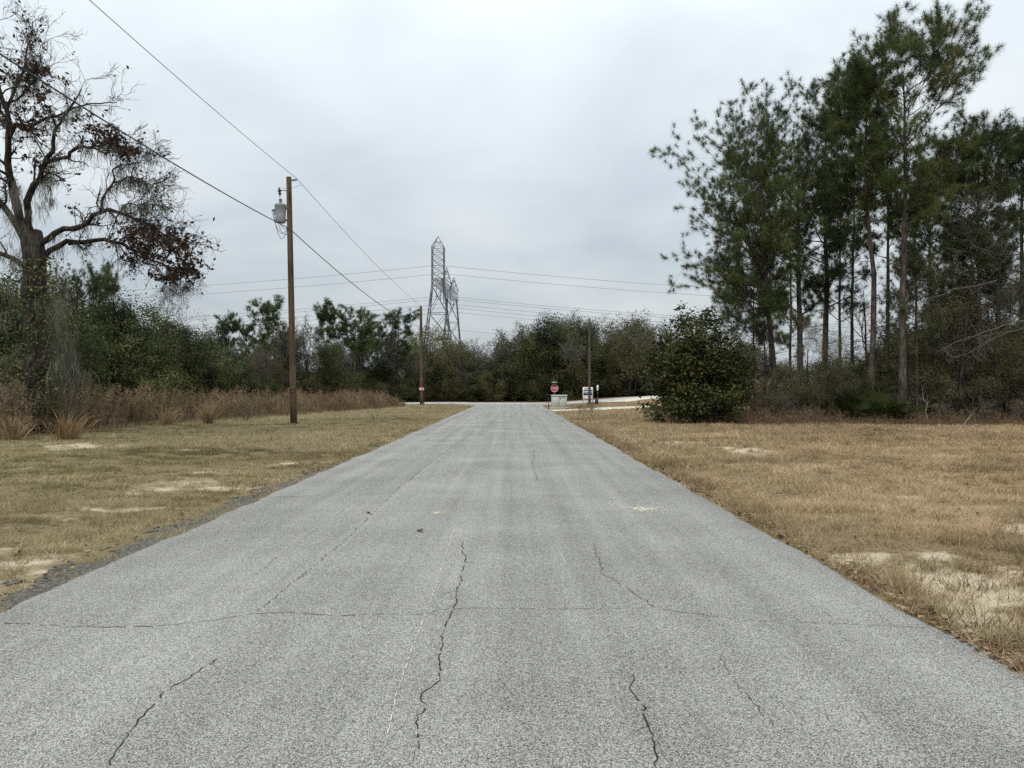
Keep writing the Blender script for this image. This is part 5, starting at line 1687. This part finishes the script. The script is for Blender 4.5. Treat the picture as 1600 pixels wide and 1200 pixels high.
top_ins = loc1(463, 280) + b0 + [0, 0, .05]
g = G(); tube(g, np.concatenate([sag([-9.95, -12, 11.2], top_ins, .55, 40)]), .0095, 6)
tag(link('overhead_wire', g.mesh('overhead_wire', M['wire'], True)), 'upper thin wire running overhead to the top of the transformer pole', 'wire')
g = G(); tube(g, sag(top_ins, P(657.5, 478, PD2) + [0, 0, .03], .35, 40), .0105, 6)
tag(link('overhead_wire', g.mesh('overhead_wire', M['wire'], True)), 'upper thin wire from the transformer pole to the top of the second pole', 'wire')
sec = loc1(452, 357, -.16) + b0
g = G(); tube(g, sag([-10.3, -12, 9.4], sec, .85, 50), .019, 6)
tag(link('overhead_wire', g.mesh('overhead_wire', M['wire'], True)), 'lower thick cable coming overhead from the left to the transformer pole', 'wire')
g = G(); tube(g, sag(sec, P(657.5, 512, PD2), .55, 50), .021, 6)
tag(link('overhead_wire', g.mesh('overhead_wire', M['wire'], True)), 'lower thick cable from the transformer pole to the second pole', 'wire')

# ------------------------------------------------------------------ lattice transmission tower


def lattice_column(g, quads_, r_=.11, br=.055):
    """quads_: list of 4 x 3 corner sets bottom to top; legs, rings and crossed braces"""
    A, B, RR = [], [], []
    for q0, q1 in zip(quads_[:-1], quads_[1:]):
        q0, q1 = np.array(q0), np.array(q1)
        for i in range(4):
            j = (i + 1) % 4
            A += [q0[i], q0[i], q0[j], q1[i]]; B += [q1[i], q1[j], q1[i], q1[j]]; RR += [r_, br, br, br]
    sticks(g, A, B, RR, RR, 4)


def sq(c, z_, hx, hy=None):
    hy = hy or hx
    return [[c[0] - hx, c[1] - hy, z_], [c[0] + hx, c[1] - hy, z_], [c[0] + hx, c[1] + hy, z_], [c[0] - hx, c[1] + hy, z_]]


TD = 195.0
tw = thing('transmission_tower', 'tall grey lattice transmission tower above the tree line beyond the second pole', 'pylon', (GX(684.5, TD), TD, float(hgt(-19, TD)) - .2))
tb_ = np.array(tw.location)


def TZ(py, d=TD):
    return CAM_H + (HOR - py) / F * d - tb_[2]


zt, zs, za, zw = TZ(369), TZ(386), TZ(437), TZ(447)
hw = 1.5
g = G()
lev = [sq((0, 0), z_, hw) for z_ in np.linspace(zw, zs, 7)]
lattice_column(g, lev, .10, .045)
link('mast', g.mesh('mast', M['steel']), tw)
g = G()
pk = np.array([0, 0, zt])
c4 = np.array(sq((0, 0), zs, hw))
sticks(g, c4, np.repeat(pk[None], 4, 0), .1, .08, 4)
mid_ = c4 * .5 + pk * .5
sticks(g, mid_, np.roll(mid_, 1, 0), .05, .05, 4); sticks(g, c4, np.roll(mid_, 1, 0), .05, .05, 4)
link('peak', g.mesh('peak', M['steel']), tw)
g = G()
ws = [zw, zw * .74, zw * .5, zw * .25, 0]
lattice_column(g, [sq((0, 0), z_, hw + (1 - z_ / zw) * 3.1, hw + (1 - z_ / zw) * 3.1) for z_ in ws], .13, .065)
link('leg_frame', g.mesh('leg_frame', M['steel']), tw)
# cross arm running away from the road, with two lower masts on it
AL = 33.0
dxa = .055
g = G()
segs = np.linspace(-3, AL, 11)
lo, hi_ = zw + .1, za + .5
qs = []
for s_ in segs:
    tpr = 1 if s_ > 0 else .6
    zlo, zhi = (lo, hi_ if s_ >= 0 else lo + .8)
    x0_ = s_ * dxa
    qs.append([[x0_ - .9, s_, zlo], [x0_ + .9, s_, zlo], [x0_ + .9, s_, zhi], [x0_ - .9, s_, zhi]])
lattice_column(g, qs, .075, .035)
link('cross_arm', g.mesh('cross_arm', M['steel']), tw)
for s_, py, wd_ in ((12.5, 417, 1.3), (27.0, 433, 1.3)):
    g = G()
    d = TD + s_
    ztp = CAM_H + (HOR - py) / F * d - tb_[2]
    bx_ = s_ * dxa + .4
    base4 = np.array(sq((bx_, s_), hi_, wd_))
    tp3 = np.array([bx_, s_, ztp])
    lattice_column(g, [base4, base4 * .6 + tp3 * .4, base4 * .25 + tp3 * .75], .08, .05)
    sticks(g, base4 * .25 + tp3 * .75, np.repeat(tp3[None], 4, 0), .08, .07, 4)
    link('peak', g.mesh('peak', M['steel']), tw)
g = G()
c_ = (27.5 * dxa - .2, 27.5)
lattice_column(g, [sq(c_, z_, 1.3 + (1 - z_ / lo) * 2.2) for z_ in (lo, lo * .74, lo * .5, lo * .25, 0)], .13, .065)
link('leg_frame', g.mesh('leg_frame', M['steel']), tw)
INS = [(2.8, 0), (10, 0), (15.5, 0), (23, 0), (31, 0)]
for s_, _ in INS:
    for sx in (-.9, .9):
        g = G()
        n_ = 10
        for k_ in range(n_):
            z_ = lo - .2 - k_ * .28
            tube(g, [(s_ * dxa + sx, s_, z_), (s_ * dxa + sx, s_, z_ - .1), (s_ * dxa + sx, s_, z_ - .2)], [.05, .16, .05], 6)
        sticks(g, [(s_ * dxa + sx, s_, lo)], [(s_ * dxa + sx, s_, lo - 3.0)], .04, .04, 4)
        link('insulator_string', g.mesh('insulator_string', M['dark_porcelain'], True), tw)


def span(px, py, d, sg, r_, lab, L_=340):
    c_ = P(px, py, d)
    for s_, nm in ((-1, 'left'), (1, 'right')):
        n_ = 40
        t_ = np.linspace(0, 1, n_)
        x = c_[0] + s_ * L_ * t_
        z_ = c_[2] - 4 * sg * t_ * (1 - t_)
        y = c_[1] + (0 * t_)
        g = G(); tube(g, np.stack([x, y, z_], 1), r_, 4)
        tag(link('transmission_line', g.mesh('transmission_line', M['far_wire'], True)), f'{lab} running {nm} from the lattice tower', 'power line', 'conductors of the lattice tower')


span(684, 414, 195, 9.0, .042, 'topmost power line')
span(690, 427, 203, 9.0, .042, 'second highest power line')
span(690, 462, 205, 9.0, .04, 'upper line of the middle bundle of power lines')
span(692, 466, 208, 9.0, .04, 'second line of the middle bundle of power lines')
span(696, 474, 212, 9.0, .04, 'third line of the middle bundle of power lines')
span(700, 480, 216, 9.0, .04, 'fourth line of the middle bundle of power lines')
span(705, 487, 222, 9.0, .04, 'lowest line of the middle bundle of power lines')
span(710, 515, 228, 9.0, .035, 'low pale power line just above the trees')

# ------------------------------------------------------------------ roadside objects at the crossing
# stop sign
SD = 70.0
ss_ = thing('stop_sign', 'red octagonal stop sign with street name blades at the crossing', 'stop sign', on_ground(866.3, SD, -.1))
sb = np.array(ss_.location)
zc_s = P(866.3, 606.5, SD)[2] - sb[2]
g = G(); box(g, (0, .03, (zc_s + .75) / 2), (.06, .04, zc_s + .75)); link('post', g.mesh('post', M['steel']), ss_)
a8 = np.arange(8) * math.pi / 4 + math.pi / 8
RS = .37
g = G(); prism(g, np.stack([RS * np.cos(a8), zc_s + RS * np.sin(a8)], 1), -.012, .002); pn = link('sign_panel', g.mesh('sign_panel', M['white']), ss_)
g = G(); prism(g, np.stack([(RS - .035) * np.cos(a8), zc_s + (RS - .035) * np.sin(a8)], 1), -.018, -.0125); link('sign_face', g.mesh('sign_face', M['red']), pn)
tm = text_mesh('STOP', .29, M['white'])
o = link('lettering', tm, pn, (0, -.024, zc_s)); o.rotation_euler = (R(90), 0, 0); o.scale = (.82, 1.05, 1)
g = G(); box(g, (0, 0, zc_s + RS + .16), (.52, .02, .17), bev=.004); bl = link('street_name_blade', g.mesh('street_name_blade', M['green_sign']), ss_)
g = G()
for k_ in range(6):
    box(g, (-.19 + k_ * .076, -.014, zc_s + RS + .16 + (.01 if k_ % 2 else -.005)), (.045, .006, .10 if k_ % 3 else .08))
link('blade_lettering', g.mesh('blade_lettering', M['white']), bl)
g = G(); box(g, (0, .02, zc_s + RS + .36), (.02, .60, .17), bev=.004); link('street_name_blade', g.mesh('street_name_blade', M['green_sign']), ss_)

# pad-mounted transformer cabinet
CD = 63.0
cb = thing('utility_cabinet', 'pale green grey pad mounted transformer cabinet in front of the stop sign', 'utility cabinet', on_ground(873.5, CD, -.03), rz=.06)
chh = P(0, 617, CD)[2] - cb.location[2] - .12
g = G(); box(g, (0, 0, .05), (1.45, 1.3, .16), bev=.02); link('pad', g.mesh('pad', M['concrete']), cb)
g = G(); box(g, (0, 0, .13 + chh * .5 - .05), (1.18, 1.0, chh - .1), bev=.02); link('body', g.mesh('body', M['cabinet']), cb)
g = G(); box(g, (0, -.02, .13 + chh - .06), (1.26, 1.1, .10), bev=.025); link('lid', g.mesh('lid', M['cabinet']), cb)
for s_ in (-1, 1):
    g = G(); box(g, (s_ * .285, -.508, .13 + chh * .46), (.555, .025, chh * .76), bev=.008); dr_ = link('door', g.mesh('door', M['cabinet']), cb)
    if s_ > 0:
        g = G(); box(g, (.04, -.535, .13 + chh * .70), (.05, .03, .12), bev=.006); link('handle', g.mesh('handle', M['black']), dr_)
g = G(); box(g, (.30, -.526, .13 + chh * .78), (.22, .008, .06)); link('plate', g.mesh('plate', M['steel']), cb)
g = G(); box(g, (.02, -.526, .13 + chh * .80), (.13, .010, .12)); link('warning_plate', g.mesh('warning_plate', M['tank']), cb)

# thin post with a flat board on top
ps = thing('board_post', 'thin dark post with a flat board on top left of the cabinet', 'post', on_ground(857.3, 57.0, -.05))
zt_ = P(0, 617, 57.0)[2] - ps.location[2]
g = G(); box(g, (0, 0, zt_ / 2), (.055, .055, zt_), bev=.006); link('post', g.mesh('post', M['black']), ps)
g = G(); box(g, (-.03, 0, zt_ + .012), (.46, .34, .03), bev=.006); link('board', g.mesh('board', M['grey_pole_wood']), ps)

# realty sign
RD = 77.0
rs_ = thing('realty_sign', 'white realty sign with photo panels half hidden behind the grey pole', 'sign', on_ground(918.5, RD, -.05), rz=-.02)
rb = np.array(rs_.location)


def rz_(py):
    return P(0, py, RD)[2] - rb[2]


zT, zB = rz_(604.8), rz_(625)
for s_ in (-.47, .47):
    g = G(); box(g, (s_, .03, zT / 2), (.07, .05, zT)); link('post', g.mesh('post', M['white']), rs_)
g = G(); box(g, (0, 0, (zT + zB) / 2), (.94, .02, zT - zB), bev=.004); pn = link('panel', g.mesh('panel', M['white']), rs_)
H_ = zT - zB
for nm, mt, a_, b_ in (('blue_band', 'navy', .20, .29), ('sky_photo', 'sky_print', .31, .48), ('house_photo', 'leaf_print', .49, .63), ('lower_band', 'pink_print', .75, 1.0)):
    g = G(); box(g, (0, -.013, zT - H_ * (a_ + b_) / 2), (.90, .005, H_ * (b_ - a_))); link(nm, g.mesh(nm, M[mt]), pn)
g = G()
for k_ in range(5):
    box(g, (-.26 + k_ * .12, -.013, zT - H_ * .10), (.085, .005, H_ * .09))
link('header_lettering', g.mesh('header_lettering', M['red']), pn)

# marker post and bin
mk = thing('marker_post', 'white topped slender marker post right of the realty sign', 'marker', on_ground(933.8, 76, -.05))
z0_, z1_ = P(0, 610.3, 76)[2] - mk.location[2], P(0, 601.8, 76)[2] - mk.location[2]
g = G(); sticks(g, [(.06, 0, 0)], [(-.02, 0, z1_ - .1)], .025, .022, 6); link('post', g.mesh('post', M['steel']), mk)
g = G(); box(g, (-.01, -.03, (z0_ + z1_) / 2), (.19, .05, z1_ - z0_), bev=.02); link('reflector', g.mesh('reflector', M['white']), mk)
bn = thing('dark_bin', 'small dark box shaped bin at the foot of the white marker post', 'bin', on_ground(932, 73, -.03))
hb_ = P(0, 623.8, 73)[2] - bn.location[2]
g = G(); box(g, (0, 0, hb_ * .46), (.27, .27, hb_ * .92), bev=.02); link('body', g.mesh('body', M['black']), bn)
g = G(); box(g, (0, 0, hb_ * .96), (.31, .31, hb_ * .08), bev=.015); link('lid', g.mesh('lid', M['black']), bn)

# house glimpsed through the right hand wood
hs = thing('house', 'pale grey roofed house glimpsed between the leftmost pine trunks', 'house', on_ground(1240, 84, -.1), rz=.35)
W2, D2, H2 = 5.2, 4.0, 2.9
g = G(); box(g, (0, 0, H2 / 2), (W2 * 2, D2 * 2, H2)); link('wall', g.mesh('wall', M['wall_paint']), hs)
g = G()
ov, rh = .5, 2.3
v = np.array([[-W2 - ov, -D2 - ov, H2 - .1], [W2 + ov, -D2 - ov, H2 - .1], [W2 + ov, D2 + ov, H2 - .1], [-W2 - ov, D2 + ov, H2 - .1], [-W2 * .45, 0, H2 + rh], [W2 * .45, 0, H2 + rh]])
g.add(v, quads=[[0, 1, 5, 4], [2, 3, 4, 5], [0, 3, 2, 1]], tris=[[1, 2, 5], [3, 0, 4]]); link('roof', g.mesh('roof', M['roof']), hs)
for xw in (-3, 3):
    g = G(); box(g, (xw, -D2 - .02, 1.5), (1.3, .08, 1.2)); wdw = link('window', g.mesh('window', M['white']), hs)
    g = G(); box(g, (xw, -D2 - .07, 1.5), (1.1, .03, 1.0)); link('pane', g.mesh('pane', M['glass']), wdw)
g = G(); box(g, (0, -D2 - .02, 1.03), (1.0, .08, 2.05)); link('door', g.mesh('door', M['navy']), hs)
